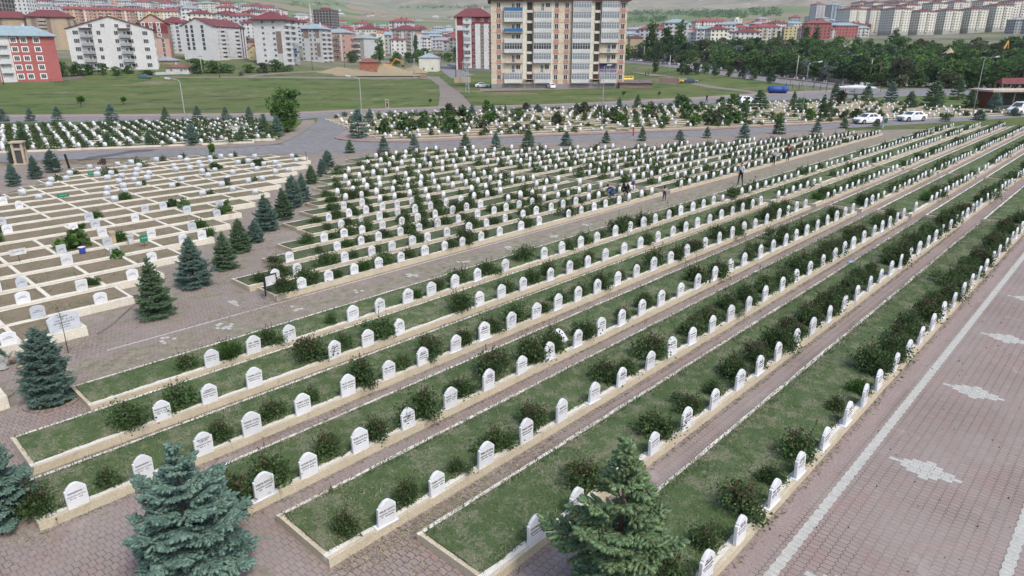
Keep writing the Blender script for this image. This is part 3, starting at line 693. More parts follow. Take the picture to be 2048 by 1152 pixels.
# ================================================================== rose bushes
M_ROSE=leafmat('rose_leaves',(.052,.096,.032),(.078,.128,.048),scale=4,island=.4,obj_rand=.2)
M_RTIP=leafmat('rose_tips',(.085,.05,.035),(.06,.055,.03),scale=5,island=.4)
M_GBUSH=leafmat('light_bush_leaves',(.045,.10,.02),(.06,.12,.03),scale=4,island=.4,obj_rand=.15)
M_STEM=pmat('rose_stem',(.07,.06,.035),(.10,.07,.05),scale=8)
def bush_mesh(seed,n,ls,low=False,tip=.12):
    g=np.random.default_rng(seed); ch=[]
    k=int(g.integers(5,9)); C=np.stack([g.normal(0,.17,k),g.normal(0,.15,k),g.uniform(.10,.40,k)],1)
    idx=g.integers(0,k,n); P=C[idx]+g.normal(0,1,(n,3))*np.array([.13,.13,.12]); P[:,2]=np.abs(P[:,2])+.01
    D=(P-np.array([0,0,.15]))+g.normal(0,.25,(n,3)); S=g.uniform(.7,1.3,n)*ls
    nt=int(n*(1-tip)); top=np.argsort(P[:,2]+g.normal(0,.12,n))
    V,F=scatter(*LEAF,P[top[:nt]],D[top[:nt]],S[top[:nt]]); ch.append((V,F,0)); V,F=scatter(*LEAF,P[top[nt:]],D[top[nt:]],S[top[nt:]]*.8); ch.append((V,F,1))
    ns=int(g.integers(3,7)); stems=MB()
    for i in range(ns):                                   # long shoots above the mass
        a=g.uniform(0,6.28); r=g.uniform(.05,.3); h=g.uniform(.5,.95); b=np.array([r*math.cos(a)*.3,r*math.sin(a)*.3,0]); e=np.array([r*math.cos(a),r*math.sin(a),h])
        if not low: stems.tube([b,(b+e)/2+np.array([.02,0,.06]),e],[.009,.007,.004],4)
        m=14; q=g.uniform(.55,1,m)[:,None]; PP=b+(e-b)*q+g.normal(0,.018,(m,3)); V,F=scatter(*LEAF,PP,g.normal(0,1,(m,3))+np.array([0,0,.6]),g.uniform(.6,1,m)*ls*.85); ch.append((V,F,1 if i%2 else 0))
    if low: return ch
    for i in range(5):
        a=g.uniform(0,6.28); stems.tube([(0,0,-.03),(.06*math.cos(a),.06*math.sin(a),.15),(.22*math.cos(a),.22*math.sin(a),.35)],[.012,.009,.005],4)
    return np_mesh('leaves',ch,[M_ROSE,M_RTIP]),stems.mesh('stem',M_STEM)
BM=[bush_mesh(s,2100,.060,tip=(.05,.1,.03,.07,.16,.03)[s]) for s in range(6)]
GM=[]
for s in (21,22):
    me,st=bush_mesh(s,2000,.06); me.materials.clear(); me.materials.append(M_GBUSH); me.materials.append(M_GBUSH); GM.append((me,st))
def place_bushes():
    for b in BUSHES:
        b['p']=W(b['u'],b['v'],b['z']); b['d']=depth(b['p']) if b['p'].y>1 else 1e9; b['vis']=seen(b['p'],40)
    vis=sorted([b for b in BUSHES if b['vis']],key=lambda b:b['d']); near=vis[:300]; rest=vis[300:]; rr=random.Random(5); used={}
    for b in near:
        gr=b.get('green') or rr.random()<.05; me,st=rr.choice(GM if gr else BM)
        side='behind' if b.get('extra') else ('right of' if b.get('green') else 'left of')
        t=thing('rose_bush','%s %s the %s headstone in %s'%('light green bush' if gr else 'dark rose bush',side,nth(b['ord']),b['where']),'bush',b['p'],rr.uniform(0,6.28),'rose bushes among the headstones')
        t.scale=(b['s']*rr.uniform(.9,1.15),b['s']*rr.uniform(.85,1.05),b['s']*rr.uniform(.85,1.2)*(.78 if 'planted' in b['where'] else 1)); put('leaves',me,t); put('stem',st,t)
    lows=[bush_mesh(70+i,260,.11,True,tip=(.05,.16,.03,.08)[i%4]) for i in range(5)]
    acc={0:[],1:[]}; 
    pts=[(b['p'],b['s']) for b in rest]+[(W(u,v,z),s) for u,v,z,s in FBUSH if seen(W(u,v,z),20)]
    ch=[]
    for i,(p,s) in enumerate(pts):
        for V,F,m in lows[i%5]:
            a=rr.uniform(0,6.28); c,sn=math.cos(a),math.sin(a); Q=V*s; ch.append((np.stack([Q[:,0]*c-Q[:,1]*sn+p.x,Q[:,0]*sn+Q[:,1]*c+p.y,Q[:,2]*.82+p.z],1),F,m))
    tag(put('rose_bush_field',np_mesh('rose_bush_field',ch,[M_ROSE,M_RTIP])),'hundreds of small dark rose bushes in the rows farther back','bushes',kind='stuff')
place_bushes()
# ================================================================== spruces
M_BARK=pmat('bark',(.075,.055,.04),(.05,.038,.03),scale=14,bmp=.4)
M_NEED=leafmat('blue_spruce_needles',(.088,.152,.122),(.135,.21,.172),scale=2.5,island=.34,trans=.12,obj_rand=.12)
M_NEEDG=leafmat('green_spruce_needles',(.075,.135,.07),(.105,.17,.09),scale=2.5,island=.34,trans=.12,obj_rand=.15)
M_NEEDL=leafmat('light_green_spruce_needles',(.105,.175,.085),(.145,.22,.11),scale=2.5,island=.34,trans=.15)
M_NEEDY=leafmat('light_spruce_shoots',(.10,.13,.05),(.085,.12,.06),scale=3,island=.3,trans=.15)
def twig_t(spikes,seed,fat=.16,cw=1.0):
    """a needle-covered shoot one unit long: slim core and spiky needles"""
    g=np.random.default_rng(seed); V=[];F=[]
    for zz,r in ((0,.06*cw),(.45,.085*cw),(.85,.065*cw)):
        for j in range(4): V.append((r*math.cos(j*1.571),r*math.sin(j*1.571),zz))
    V.append((0,0,1)); 
    for i in range(2):
        for j in range(4):
            a,b=i*4+j,i*4+(j+1)%4; F+=[(a,b,b+4),(a,b+4,a+4)]
    for j in range(4): F.append((8+j,8+(j+1)%4,12))
    for i in range(spikes):
        z=.02+.93*(i+.5)/spikes; a=i*2.4+g.uniform(-.3,.3); l=fat*g.uniform(.85,1.25)*(1.1 if z<.8 else .8); c,s=math.cos(a),math.sin(a); k=len(V); wd=.034
        V+=[(-s*wd+.03*c,c*wd+.03*s,z-.03),(s*wd+.03*c,-c*wd+.03*s,z-.03),(c*l,s*l,z+l*.75)]; F.append((k,k+1,k+2))
    return np.array(V),np.array(F)
TW=[twig_t(34,1,.15,1.9),twig_t(9,2,.2),twig_t(4,3,.26)]
def spruce(seed,h,rad,lod,base=.10,shape=.85,shoot=None,mat=None,thin=0):
    g=np.random.default_rng(seed); P=[];D=[];S=[]; wood=MB()
    wood.tube([(0,0,-.05),(g.normal(0,.01),g.normal(0,.01),h*.5),(0,0,h*.97)],[.028*h*.8,.017*h*.8,.004],6)
    nw=(12,13,9)[lod]; nb=(7,8,7)[lod]; tl=(.12,.16,.30)[lod]*h/3
    for i in range(nw):
        q=(i/(nw-1))**.92; z=h*(base+(.93-base)*q)
        prof=(1-q)**shape*(.82+.18*min(1,q*5)); r0=rad*max(.05,prof)
        for b in range(nb if q<.85 else 5):
            if thin and q<.9 and g.random()<thin: continue
            a=6.283*(b+g.uniform(-.3,.3))/nb+i*.7; L=r0*(g.uniform(.62,1.2) if lod==0 else g.uniform(.78,1.12)); el=-.18+.75*q+g.normal(0,.13 if lod==0 else .08)
            zz=z+g.normal(0,(.03 if lod==0 else .018)*h); dr=np.array([math.cos(a)*math.cos(el),math.sin(a)*math.cos(el),math.sin(el)]); sd=np.array([-math.sin(a),math.cos(a),0])
            o=np.array([0,0,zz]); n=max(3,int(L/(tl*(.80,.62,.55)[lod])))
            def pt(t): return o+dr*L*t+np.array([0,0,.16*L*t*t])
            if lod<2 and q<.9: wood.tube([o,pt(.5),pt(.95)],[.010*h/3,.007*h/3,.003],3,cap=False)
            for k in range(n):
                t=.18+.82*(k+g.uniform(.2,.8))/n; c=pt(t); sl=L*(1-t)*.55+tl*.9
                for sgn in (-1,1):
                    dd=dr*.75+sd*sgn*g.uniform(.55,.95)+np.array([0,0,.05+g.normal(0,.12)]); dd/=np.linalg.norm(dd)
                    m=max(1,int(round(sl/(tl*.8))))
                    if lod==2: m=min(m,2)
                    for j in range(m):
                        e=c+dd*sl*(j/m)
                        P.append(e); D.append(dd+g.normal(0,.10,3)); S.append(tl*g.uniform(.85,1.25))
                        if lod==0 or (lod==1 and j>0):
                            sp=np.cross(dd,[0,0,1]); 
                            for s2 in (-1,1):
                                if g.random()<(.5 if lod==0 else .72): P.append(e+dd*tl*.3); D.append(dd*.75+sp*s2*.7+np.array([0,0,g.normal(.05,.15)])); S.append(tl*g.uniform(.65,1.0))
            P.append(pt(1)); D.append(dr+np.array([0,0,.25])); S.append(tl*1.1)
    for k in range(6): P.append(np.array([0,0,h*(.9+.016*k)])); D.append(np.array([g.normal(0,.5),g.normal(0,.5),1.0])); S.append(tl*.9)
    P.append(np.array([0,0,h*.96])); D.append(np.array([0,0,1.])); S.append(h*.05)
    P=np.array(P);D=np.array(D);S=np.array(S); tV,tF=TW[lod]; th=(1.75,1.35,1.5)[lod]
    S3=np.stack([S*th,S*th,S],1)
    ch=[]
    if shoot:
        k=np.argsort(P[:,2]+g.normal(0,.25*h,len(P)))>len(P)*(1-shoot) ; sel=g.random(len(P))<shoot*(.3+P[:,2]/h)
        ch=[(*scatter(tV,tF,P[~sel],D[~sel],S3[~sel]),0),(*scatter(tV,tF,P[sel],D[sel],S3[sel]),1)]
    else: ch=[(*scatter(tV,tF,P,D,S3),0)]
    return np_mesh('crown',ch,[mat or M_NEED,M_NEEDY]),wood.mesh('trunk',M_BARK)
def plant(name,label,cat,p,meshes,sc,rz=0,group=None):
    t=thing(name,label,cat,p,rz,group); t.scale=sc if hasattr(sc,'__len__') else (sc,)*3
    put('crown',meshes[0],t); put('trunk',meshes[1],t); return t
def height_to(p,ytop):
    lo,hi=.1,60.
    for _ in range(40):
        m=(lo+hi)/2
        if pix((p.x,p.y,p.z+m))[1]>ytop: lo=m
        else: hi=m
    return lo
SG='blue spruces standing on the paving'
plant('spruce_tree','large blue spruce in the foreground, left of the centre bottom','tree',W(3.78,12.2),spruce(101,3.02,1.8,0,shape=1.0,thin=.14),1,.4,SG)
plant('spruce_tree','large green spruce with light shoots at the bottom, nearest to the brick road','tree',W(8.95,5.6),spruce(102,3.62,1.6,0,shape=.95,shoot=.25,mat=M_NEEDL,thin=.3),1,1.2,SG)
plant('spruce_tree','blue spruce cut by the left edge in the ringed planting hole','tree',W(1.42,17.3),spruce(103,2.0,1.2,0,shape=.75),1,2.2,SG)
PL=[spruce(110+i,2.4,1.02,1,shape=(.6,.75,.9,.7)[i]) for i in range(4)]
PLG=[spruce(130+i,2.4,.95,1,shape=(.8,.95)[i],mat=M_NEEDG,shoot=.08) for i in range(2)]
PS=[spruce(140+i,2.4,.85,2,shape=(.85,1,.75)[i]) for i in range(3)]
PSG=[spruce(150+i,2.4,.85,2,shape=(.9,1.05)[i],mat=M_NEEDG) for i in range(2)]
def spr(x,y,top,wd,lod=1,green=False,i=0,rz=0):
    p=at(x,y); h=height_to(p,top); r=wd*.5*depth(p)/F_PX
    src=(PLG if green else PL) if lod==1 else (PSG if green else PS); m=src[i%len(src)]
    base=(.95 if green else 1.02) if lod==1 else .85
    return plant('spruce_tree','x','tree',p,m,(r/base,r/base,h/2.4),rz),p
MID=[(105,803,655,112,0,'blue spruce in a ring of bricks near left edge'),(315,634,512,84,1,'slender green spruce standing alone on the lane, beside the brown plots'),(390,572,472,86,0,'broad round blue spruce, second along the lane from the near end'),
 (452,538,462,60,1,'green spruce, third along the lane from the near end'),(482,503,437,54,1,'dark green spruce, fourth along the lane from the near end'),(512,484,440,42,0,'small blue spruce, fifth along the lane, behind a darker one'),
 (535,460,388,62,0,'broad blue spruce, sixth along the lane from the near end'),(569,438,374,46,1,'bright green spruce between two blue ones, seventh along the lane'),(588,415,350,44,0,'tall blue spruce, eighth along the lane from the near end'),(607,403,346,34,0,'blue spruce, ninth along the lane from the near end'),
 (624,367,330,31,1,'green spruce, tenth along the lane, at the corner of planted beds'),(645,353,316,26,0,'blue spruce, eleventh along the lane from the near end'),(657,339,300,31,0,'blue spruce at the far end of the lane by the road')]
for i,(x,y,t,wd,gr,lb) in enumerate(MID):
    o,p=spr(x,y,t,wd,1,gr,i,i*1.1); o['label']=lb; o['group']=SG
spr(4,728,694,40,1,0,2)[0]['label']='small blue spruce cut by the left edge beside the heap of stones'
LINE=[(700,306,280,22,1),(768,303,272,25,0),(829,302,268,22,0),(931,297,268,26,1),(992,299,265,25,0),(1057,294,256,29,1),(1132,291,263,26,0),(1212,286,262,19,1),(1284,282,254,19,1),(1360,279,260,21,0),(1414,276,254,18,1),(1488,275,246,24,0),(1557,268,235,27,1),(1633,264,242,21,0),(1688,256,236,20,1),(1752,252,238,16,1),(1890,243,226,20,1),(1958,240,219,28,0),(2028,232,214,24,1)]
L1=[spr(x,y,t,wd,2,g,i,i*.9) for i,(x,y,t,wd,g) in enumerate(LINE)]
ranked(L1,'small verge spruce','along the near roadside','small spruces along the road')
LEFT=[(28,325,296,24,0),(29,372,325,31,0),(72,357,310,34,0),(107,344,298,38,0)]
L2=[spr(x,y,t,wd,1,g,i,i*1.3) for i,(x,y,t,wd,g) in enumerate(LEFT)]
ranked(L2,'blue spruce near stone pillar','at left edge','spruces around the stone pillar')
L3=[spr(*a) for a in [(50,298,255,42,2,1,0),(219,295,263,27,2,1,1),(300,292,260,21,2,1,0),(386,291,248,34,2,0,2),(486,286,250,23,2,1,1),(530,274,229,31,2,1,0),(556,272,232,28,2,0,1)]]
ranked(L3,'spruce fronting the far left graves','along the bend','spruces at the front of the far left graves')
L4=[spr(*a) for a in [(8,243,218,22,2,0,0),(62,243,216,21,2,0,1),(117,243,213,23,2,0,2),(224,242,208,28,2,0,0),(332,239,214,19,2,1,1),(396,239,212,20,2,0,2),(452,239,214,19,2,0,0),(499,237,213,19,2,0,1)]]
ranked(L4,'spruce behind far left graves','by back road','spruces along the back road')
MB_=[(718,276,219,42,0),(741,245,218,20,0),(945,236,208,18,0),(986,232,207,15,1),(1011,231,210,11,1),(1075,226,208,20,0),(1153,226,206,20,1),(1238,221,195,17,0),(1275,214,189,18,1),(1355,215,188,24,1),(1473,211,187,16,1),(1518,219,180,40,1),(1489,236,208,20,1),(1586,218,183,19,1),(1646,221,190,17,1),(1656,236,200,22,1),(1669,201,163,20,1),(1733,201,168,24,1),(1781,204,165,27,0),(1819,216,183,30,1),(1866,213,163,44,1),(1914,199,153,30,1),(1939,216,180,30,1),(1986,226,185,30,0),(2035,206,182,26,1),(1870,215,190,28,1),(1760,232,218,14,1),(1595,226,196,16,1)]
L5=[spr(x,y,t,wd,2,g,i,i*.7) for i,(x,y,t,wd,g) in enumerate(MB_)]
ranked(L5,'dark spruce in far middle graves','between two roads','spruces among the far middle graves')
# brick rings round two planting holes
def ring(p,r):
    mb=MB(); n=26
    for i in range(n):
        a,b=6.283*i/n,6.283*(i+.9)/n; q=[(r*math.cos(a),r*math.sin(a)),((r+.13)*math.cos(a),(r+.13)*math.sin(a)),((r+.13)*math.cos(b),(r+.13)*math.sin(b)),(r*math.cos(b),r*math.sin(b))]
        mb.prism(q,-.02,.055+jit(.008))
    o=mb.build('brick_ring',M_WALK); o.location=p; return o
M_RSOIL=turf('planting_soil',(.06,.08,.03),(.10,.085,.05),(.15,.12,.08),.5,3)
for p,lb in ((W(1.42,17.3),'low brick ring round the spruce cut by the left edge'),(at(105,803),'low brick ring round the blue spruce near the left edge')):
    tag(ring(p,.62),lb,'tree ring'); mb=MB(); mb.prism([(.6*math.cos(a),.6*math.sin(a)) for a in np.linspace(0,6.28,20)[:-1]],-.02,.012); o=mb.build('planting_soil',M_RSOIL); o.location=p; tag(o,kind='structure')
# ================================================================== broadleaf trees and shrubs
LM_={ 'dark':leafmat('dark_tree_leaves',(.07,.135,.046),(.10,.175,.065),scale=.5,island=.4,obj_rand=.3,trans=.35),
 'mid':leafmat('green_tree_leaves',(.09,.17,.045),(.115,.20,.06),scale=.5,island=.4,obj_rand=.2),
 'silver':leafmat('silver_tree_leaves',(.15,.185,.165),(.20,.235,.21),scale=.6,island=.3,obj_rand=.1),
 'olive':leafmat('olive_tree_leaves',(.09,.105,.06),(.115,.13,.08),scale=.5,island=.35,obj_rand=.2),
 'pine':leafmat('pine_needles',(.046,.085,.048),(.066,.105,.06),scale=.7,island=.4,obj_rand=.2),
 'bright':leafmat('bright_leaves',(.09,.17,.03),(.11,.19,.05),scale=.8,island=.3,obj_rand=.1),
 'red':leafmat('bare_twigs',(.12,.085,.075),(.15,.11,.10),scale=.8,island=.3)}
def broad(seed,kind,n,ls,tall=1.0,trunk=.16,lift=.22,clumps=22,wide=.42,col='dark'):
    """one unit tall: trunk, limbs, and leaf clumps spread through the crown"""
    g=np.random.default_rng(seed); wood=MB(); top=np.array([g.normal(0,.02),g.normal(0,.02),.62]); wood.tube([(0,0,-.03),(g.normal(0,.012),g.normal(0,.012),.3),tuple(top)],[.03,.022,.008],6)
    C=[]
    for i in range(clumps):
        a=g.uniform(0,6.283); q=g.uniform(0,1)
        z=lift+(1-lift)*g.uniform(.08,.93); zz=(z-lift)/(1-lift)
        rmax=wide*{'round':math.sin(math.pi*min(1,zz*.82+.16))**.7,'poplar':(math.sin(math.pi*min(1,zz*.8+.15)))**.6,'vase':.35+.65*zz if zz<.75 else 1.0-(zz-.75)*2.2,'pine':(1-zz)**.6*.95+.1}[kind]
        r=rmax*math.sqrt(q)*.85; C.append((r*math.cos(a),r*math.sin(a),z))
        if i%2==0: wood.tube([(0,0,max(.12,z*.45)),(r*math.cos(a)*.6,r*math.sin(a)*.6,z*.8),(r*math.cos(a),r*math.sin(a),z)],[.011,.007,.003],4,cap=False)
    C=np.array(C); cs=g.uniform(.6,1.35,clumps); idx=g.integers(0,clumps,n); d=g.normal(0,1,(n,3)); d/=np.linalg.norm(d,axis=1,keepdims=True); rr=g.uniform(.25,1,n)**.5
    sc=np.array([.125,.125,.085])*(wide/.42)**.5
    if kind=='poplar': sc=np.array([.075,.075,.10])
    P=C[idx]+d*rr[:,None]*cs[idx][:,None]*sc; D=d+np.array([0,0,.35])+g.normal(0,.4,(n,3)); P[:,2]=np.clip(P[:,2],.03,1.02)
    S=g.uniform(.6,1.4,n)*ls; V,F=scatter(*LEAF,P,D,np.stack([S*1.1,S,S],1)); return np_mesh('crown',[(V,F,0)],[LM_[col]]),wood.mesh('trunk',M_BARK)
def recol(m,col):
    me=m[0].copy(); me.materials.clear(); me.materials.append(LM_[col]); return me,m[1]
FA=[broad(200+i,'round',1300,.068,clumps=30,wide=(.50,.56,.46,.52)[i],lift=.05) for i in range(4)]
POP=[broad(210+i,'poplar',900,.055,clumps=30,wide=.17,lift=.06,col='dark') for i in range(2)]
PIN=[broad(220+i,'pine',800,.07,clumps=20,wide=.4,lift=.2,col='pine') for i in range(2)]
TV={c:[recol(m,c) for m in FA] for c in('dark','mid','silver','olive','pine','bright','red')}
def tree_at(x,y,top,wd,meshes,i=0,name='broadleaf_tree',nat=.45,cat='tree'):
    p=at(x,y); h=height_to(p,top); r=wd*.5*depth(p)/F_PX; m=meshes[i%len(meshes)]
    return plant(name,'x',cat,p,m,(r/nat,r/nat,h),i*1.7),p
# near the junction: tall leafy tree
big=broad(301,'vase',5200,.038,clumps=60,wide=.46,lift=.05,col='mid')
o,p=tree_at(575,263,178,84,[big],0); o['label']='tall spreading leafy tree at the road bend, taller than the spruces beside it'
sap=broad(302,'vase',420,.10,clumps=14,wide=.3,lift=.3,col='bright')
for x,y,t,wd,lb in ((425,318,288,14,'bright green sapling between the brown plots and the road'),(163,213,192,17,'small round sapling on the grass field, left one of two'),(248,209,194,12,'small round sapling on the grass field, right one of two'),(860,207,198,8,'tiny sapling on the grass field beside the dirt track'),(1247,193,182,8,'tiny sapling on the grass before the flats, left one of two'),(1318,193,183,7,'tiny sapling on the grass before the flats, right one of two')):
    o,p=tree_at(x,y,t,wd,[sap],0,nat=.3); o['label']=lb
o,p=tree_at(1043,175,158,16,TV['mid'],1,nat=.45); o['label']='small green tree before the entrance of the peach flats'
# shrubs in the far middle block and the verge of the far blocks
SH=[broad(310+i,'round',380,.16,clumps=10,wide=.5,lift=.02) for i in range(3)]
SHV={c:[recol(m,c) for m in SH] for c in('dark','mid','olive','silver','bright','red')}
FX=[(765,270,236,30),(898,240,222,24),(893,262,248,36),(963,258,238,26),(986,245,226,24),(1040,232,216,20),(1232,248,225,30),(1300,236,222,22),(1420,232,218,22),(1395,222,208,20),(1330,250,236,20),(1460,226,210,24),(1490,220,204,26),(1606,211,197,20),(1709,204,190,13),(1681,209,178,22),(1640,240,226,16),(1555,246,230,22),(1440,206,192,18),(1370,212,196,26),(1410,243,228,22)]
shr=[]; g=random.Random(9)
for i,(x,y,t,wd) in enumerate(FX): shr.append(tree_at(x,y,t,wd,SHV[('dark','mid','dark','olive')[i%4]],i,'shrub',.5,'shrub'))
for i in range(46):
    s,t=g.uniform(14,95),g.uniform(84,118); p=W(*ST(s,t)); x,y=pix(p); dd=depth(p)
    if not(700<x<1900): continue
    h=g.uniform(.8,2.3); shr.append((plant('shrub','x','shrub',p,SHV[g.choice(['dark','dark','mid','olive','bright' if i%9==0 else 'dark'])][i%3],(h*g.uniform(.9,1.3),h*g.uniform(.9,1.3),h*1.05),i),p))
ranked(shr,'dark round shrub','among far middle graves','shrubs among the far middle graves')
for i,(x,y,t,wd,c,lb) in enumerate([(145,505,455,66,'mid','leafy green shrub leaning over the brown plots'),(238,525,500,26,'mid','small leafy shrub among grey stones in the brown plots'),(455,430,402,20,'mid','upright green shrub at the right end of the brown plots'),(343,420,395,26,'dark','dark bush in the brown plots beside three white stones'),(368,422,398,22,'dark','second dark bush in the brown plots, right of its twin'),(520,335,318,34,'dark','wide dark bush in the far brown plots'),(432,343,322,26,'dark','round dark bush in the far brown plots, left of the wide one'),(206,332,318,16,'red','bare reddish bush at the edge of road and brown plots'),(82,648,632,26,'mid','low green bush in the nearest walled row'),(108,652,634,18,'mid','small dark bush beside the large grey headstone')]):
    o,p=tree_at(x,y,t,wd,SHV[c],i,'shrub',.5,'shrub'); o['label']=lb
# trees along the town edge
TE=[(122,152,121,38,'dark'),(156,152,124,30,'dark'),(177,150,128,28,'dark'),(207,150,127,22,'dark'),(234,151,133,24,'dark'),(257,147,130,24,'dark'),(293,150,140,34,'mid'),(396,147,118,44,'mid'),(428,146,121,40,'mid'),(455,146,128,28,'dark'),(496,146,128,30,'mid'),(527,146,126,30,'olive'),(551,144,119,34,'dark'),(574,143,130,24,'dark'),(702,113,100,18,'dark'),(817,126,105,20,'dark'),(829,126,106,20,'mid'),(841,128,112,14,'dark'),(880,122,106,20,'mid'),(897,124,106,24,'mid'),(482,152,142,12,'silver')]
te=[tree_at(x,y,t,wd,TV[c],i) for i,(x,y,t,wd,c) in enumerate(TE)]
ranked(te,'bushy tree before the town flats','along the field edge','trees between the field and the town')
po=[tree_at(x,y,t,wd,POP,i,'poplar_tree',.17) for i,(x,y,t,wd) in enumerate([(725,117,78,15),(760,126,77,18),(833,112,70,9),(1303,118,44,28),(1329,118,56,18),(1355,118,45,28),(1611,90,53,12),(1630,92,53,14),(1555,90,62,8),(1788,92,57,14),(1340,128,70,14)])]
ranked(po,'dark columnar poplar','above the other trees','poplars')
# the wood at the right
LOW=[(1250,121),(1330,129),(1450,142),(1560,157),(1700,171),(1800,177),(2100,184)]
wood={}; g=random.Random(17); n=0
cand=[]
for i in range(2600):
    x=g.uniform(1252,2060); lo=lerp(x,LOW)-1.5; hi=lerp(x,[(1250,104),(1500,88),(1700,84),(1850,88),(2060,92)])
    y=lo-(lo-hi)*g.random()**1.15; p=at(x,y); d=p.length
    if d>680: continue
    if all((p-q).length>(4.9 if d<300 else 7.5 if d<420 else 11.5) for _,q,_,_ in cand): cand.append((x,p,y,d))
cand=sorted(cand,key=lambda c:c[3])[:300]
for i,(x,p,y,d) in enumerate(cand):
    r=g.random(); h=g.uniform(4.8,8.3)*(1.1 if d>380 else 1); wdt=g.uniform(1.0,1.5)
    if r<.40: c,m,nm='dark',TV['dark'],'broadleaf_tree'
    elif r<.60: c,m,nm='mid',TV['mid'],'broadleaf_tree'
    elif r<.72: c,m,nm='olive',TV['olive'],'broadleaf_tree'
    elif r<.80: c,m,nm='silver',TV['silver'],'broadleaf_tree'; 
    elif r<.97: c,m,nm='pine',PIN,'pine_tree'
    else: c,m,nm='red',TV['red'],'broadleaf_tree'
    if c in('silver','red'): h*=.75
    o=plant(nm,'x','tree',p,m[i%len(m)],(h*wdt,h*wdt,h),i*2.1); wood.setdefault((c,0 if d<310 else 1 if d<430 else 2),[]).append((o,p))
for (c,q),it in wood.items():
    what={'dark':'dark broadleaf tree','mid':'fresh green tree','olive':'olive green tree','silver':'silvery grey tree','pine':'dark pine tree','red':'bare reddish tree'}[c]
    ranked(it,what,('in front rows of the wood','in middle rows of the wood','in back rows of the wood')[q],'trees of the wood on the right')
o,p=tree_at(1690,146,103,36,TV['silver'],0); o['label']='largest silvery willow at the front of the wood'
st=[tree_at(x,y,t,wd,TV['pine' if i%2 else 'dark'],i,nat=.45) for i,(x,y,t,wd) in enumerate([(1310,146,117,15),(1363,148,124,20),(1373,150,130,18),(1390,149,126,24),(1410,147,124,20),(1431,152,130,15),(1457,154,130,17),(1484,158,129,18),(1507,160,134,16),(1541,167,140,16)])]
ranked(st,'small street tree','along the far road','street trees along the far road')
# far-off woods on the plain: one mass
V=[];ch=[]
g2=np.random.default_rng(5)
for (x0,y0,x1,y1,n) in ((800,14,940,18,60),(1250,24,1480,31,150),(1380,30,1490,36,90),(1500,20,1560,34,60),(1780,12,2048,16,120),(380,14,500,17,70),(930,14,985,16,30),(1040,8,1260,12,10),(1250,38,1330,44,40),(580,8,700,12,18)):
    for i in range(n):
        p=at(g2.uniform(x0,x1),g2.uniform(y0,y1)); s=g2.uniform(6,12); k=16; P=np.array(p)+g2.normal(0,1,(k,3))*np.array([s*.45,s*.45,s*.25])+np.array([0,0,s*.4]); Vv,Ff=scatter(*LEAF,P,g2.normal(0,1,(k,3))+np.array([0,0,.4]),g2.uniform(.5,1,k)*s*.55); ch.append((Vv,Ff,0))
tag(put('distant_wood',np_mesh('distant_wood',ch,[LM_['dark']])),'strips of dark trees far out on the plain','wood',kind='stuff')
# ================================================================== town
def plaster(name,c,v=.85): return pmat(name,c,tuple(x*v for x in c),scale=.35,fine=3,rough=.9,spec=.15)
PW={k:plaster(k+'_plaster',c) for k,c in dict(white=(.66,.66,.66),cream=(.74,.72,.63),peach=(.68,.60,.465),salmon=(.52,.29,.23),red=(.42,.14,.135),beige=(.40,.335,.265),brown=(.25,.19,.16),maroon=(.20,.05,.055),grey=(.36,.37,.38),lightgrey=(.52,.53,.53),pink=(.55,.36,.30),yellow=(.64,.54,.30),orange=(.60,.38,.22),sage=(.40,.41,.36),lilac=(.50,.49,.53),concrete=(.30,.30,.29),brick=(.36,.15,.10),purple=(.13,.09,.22),tan=(.45,.36,.25),blue=(.06,.17,.36)).items()}
RF={k:pmat(k+'_roof',c,tuple(x*.78 for x in c),scale=.5,fine=2.5,rough=.75) for k,c in dict(maroon=(.185,.055,.06),red=(.29,.09,.085),blue=(.30,.39,.43),grey=(.33,.35,.37),rust=(.24,.11,.08),brown=(.14,.07,.07)).items()}
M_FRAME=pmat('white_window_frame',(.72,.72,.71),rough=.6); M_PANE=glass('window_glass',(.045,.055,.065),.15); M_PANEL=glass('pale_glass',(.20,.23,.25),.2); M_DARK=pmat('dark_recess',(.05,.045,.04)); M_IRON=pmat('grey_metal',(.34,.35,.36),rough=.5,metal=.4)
_wc={}
def window_mesh(wd,h,style):
    k=(round(wd,2),round(h,2),style)
    if k not in _wc:
        f=MB(); b=.07
        f.box(-wd/2,wd/2,-.06,.0,0,b); f.box(-wd/2,wd/2,-.06,.0,h-b,h); f.box(-wd/2,-wd/2+b,-.06,0,b,h-b); f.box(wd/2-b,wd/2,-.06,0,b,h-b)
        n=max(1,int(wd/.75)) if style!='bare' else 0
        for i in range(1,n+1):
            x=-wd/2+wd*i/(n+1); f.box(x-.03,x+.03,-.055,-.003,b,h-b)
        if style=='surround': f.box(-wd/2-.22,wd/2+.22,-.03,-.002,-.2,-.002); f.box(-wd/2-.22,wd/2+.22,-.03,-.002,h+.002,h+.2); f.box(-wd/2-.22,-wd/2-.002,-.03,-.002,0,h); f.box(wd/2+.002,wd/2+.22,-.03,-.002,0,h)
        p=MB(); p.box(-wd/2+b,wd/2-b,-.03,-.012,b,h-b)
        _wc[k]=(f.mesh('window',M_FRAME if style!='bare' else M_DARK),p.mesh('pane',M_PANE))
    return _wc[k]
_bc={}
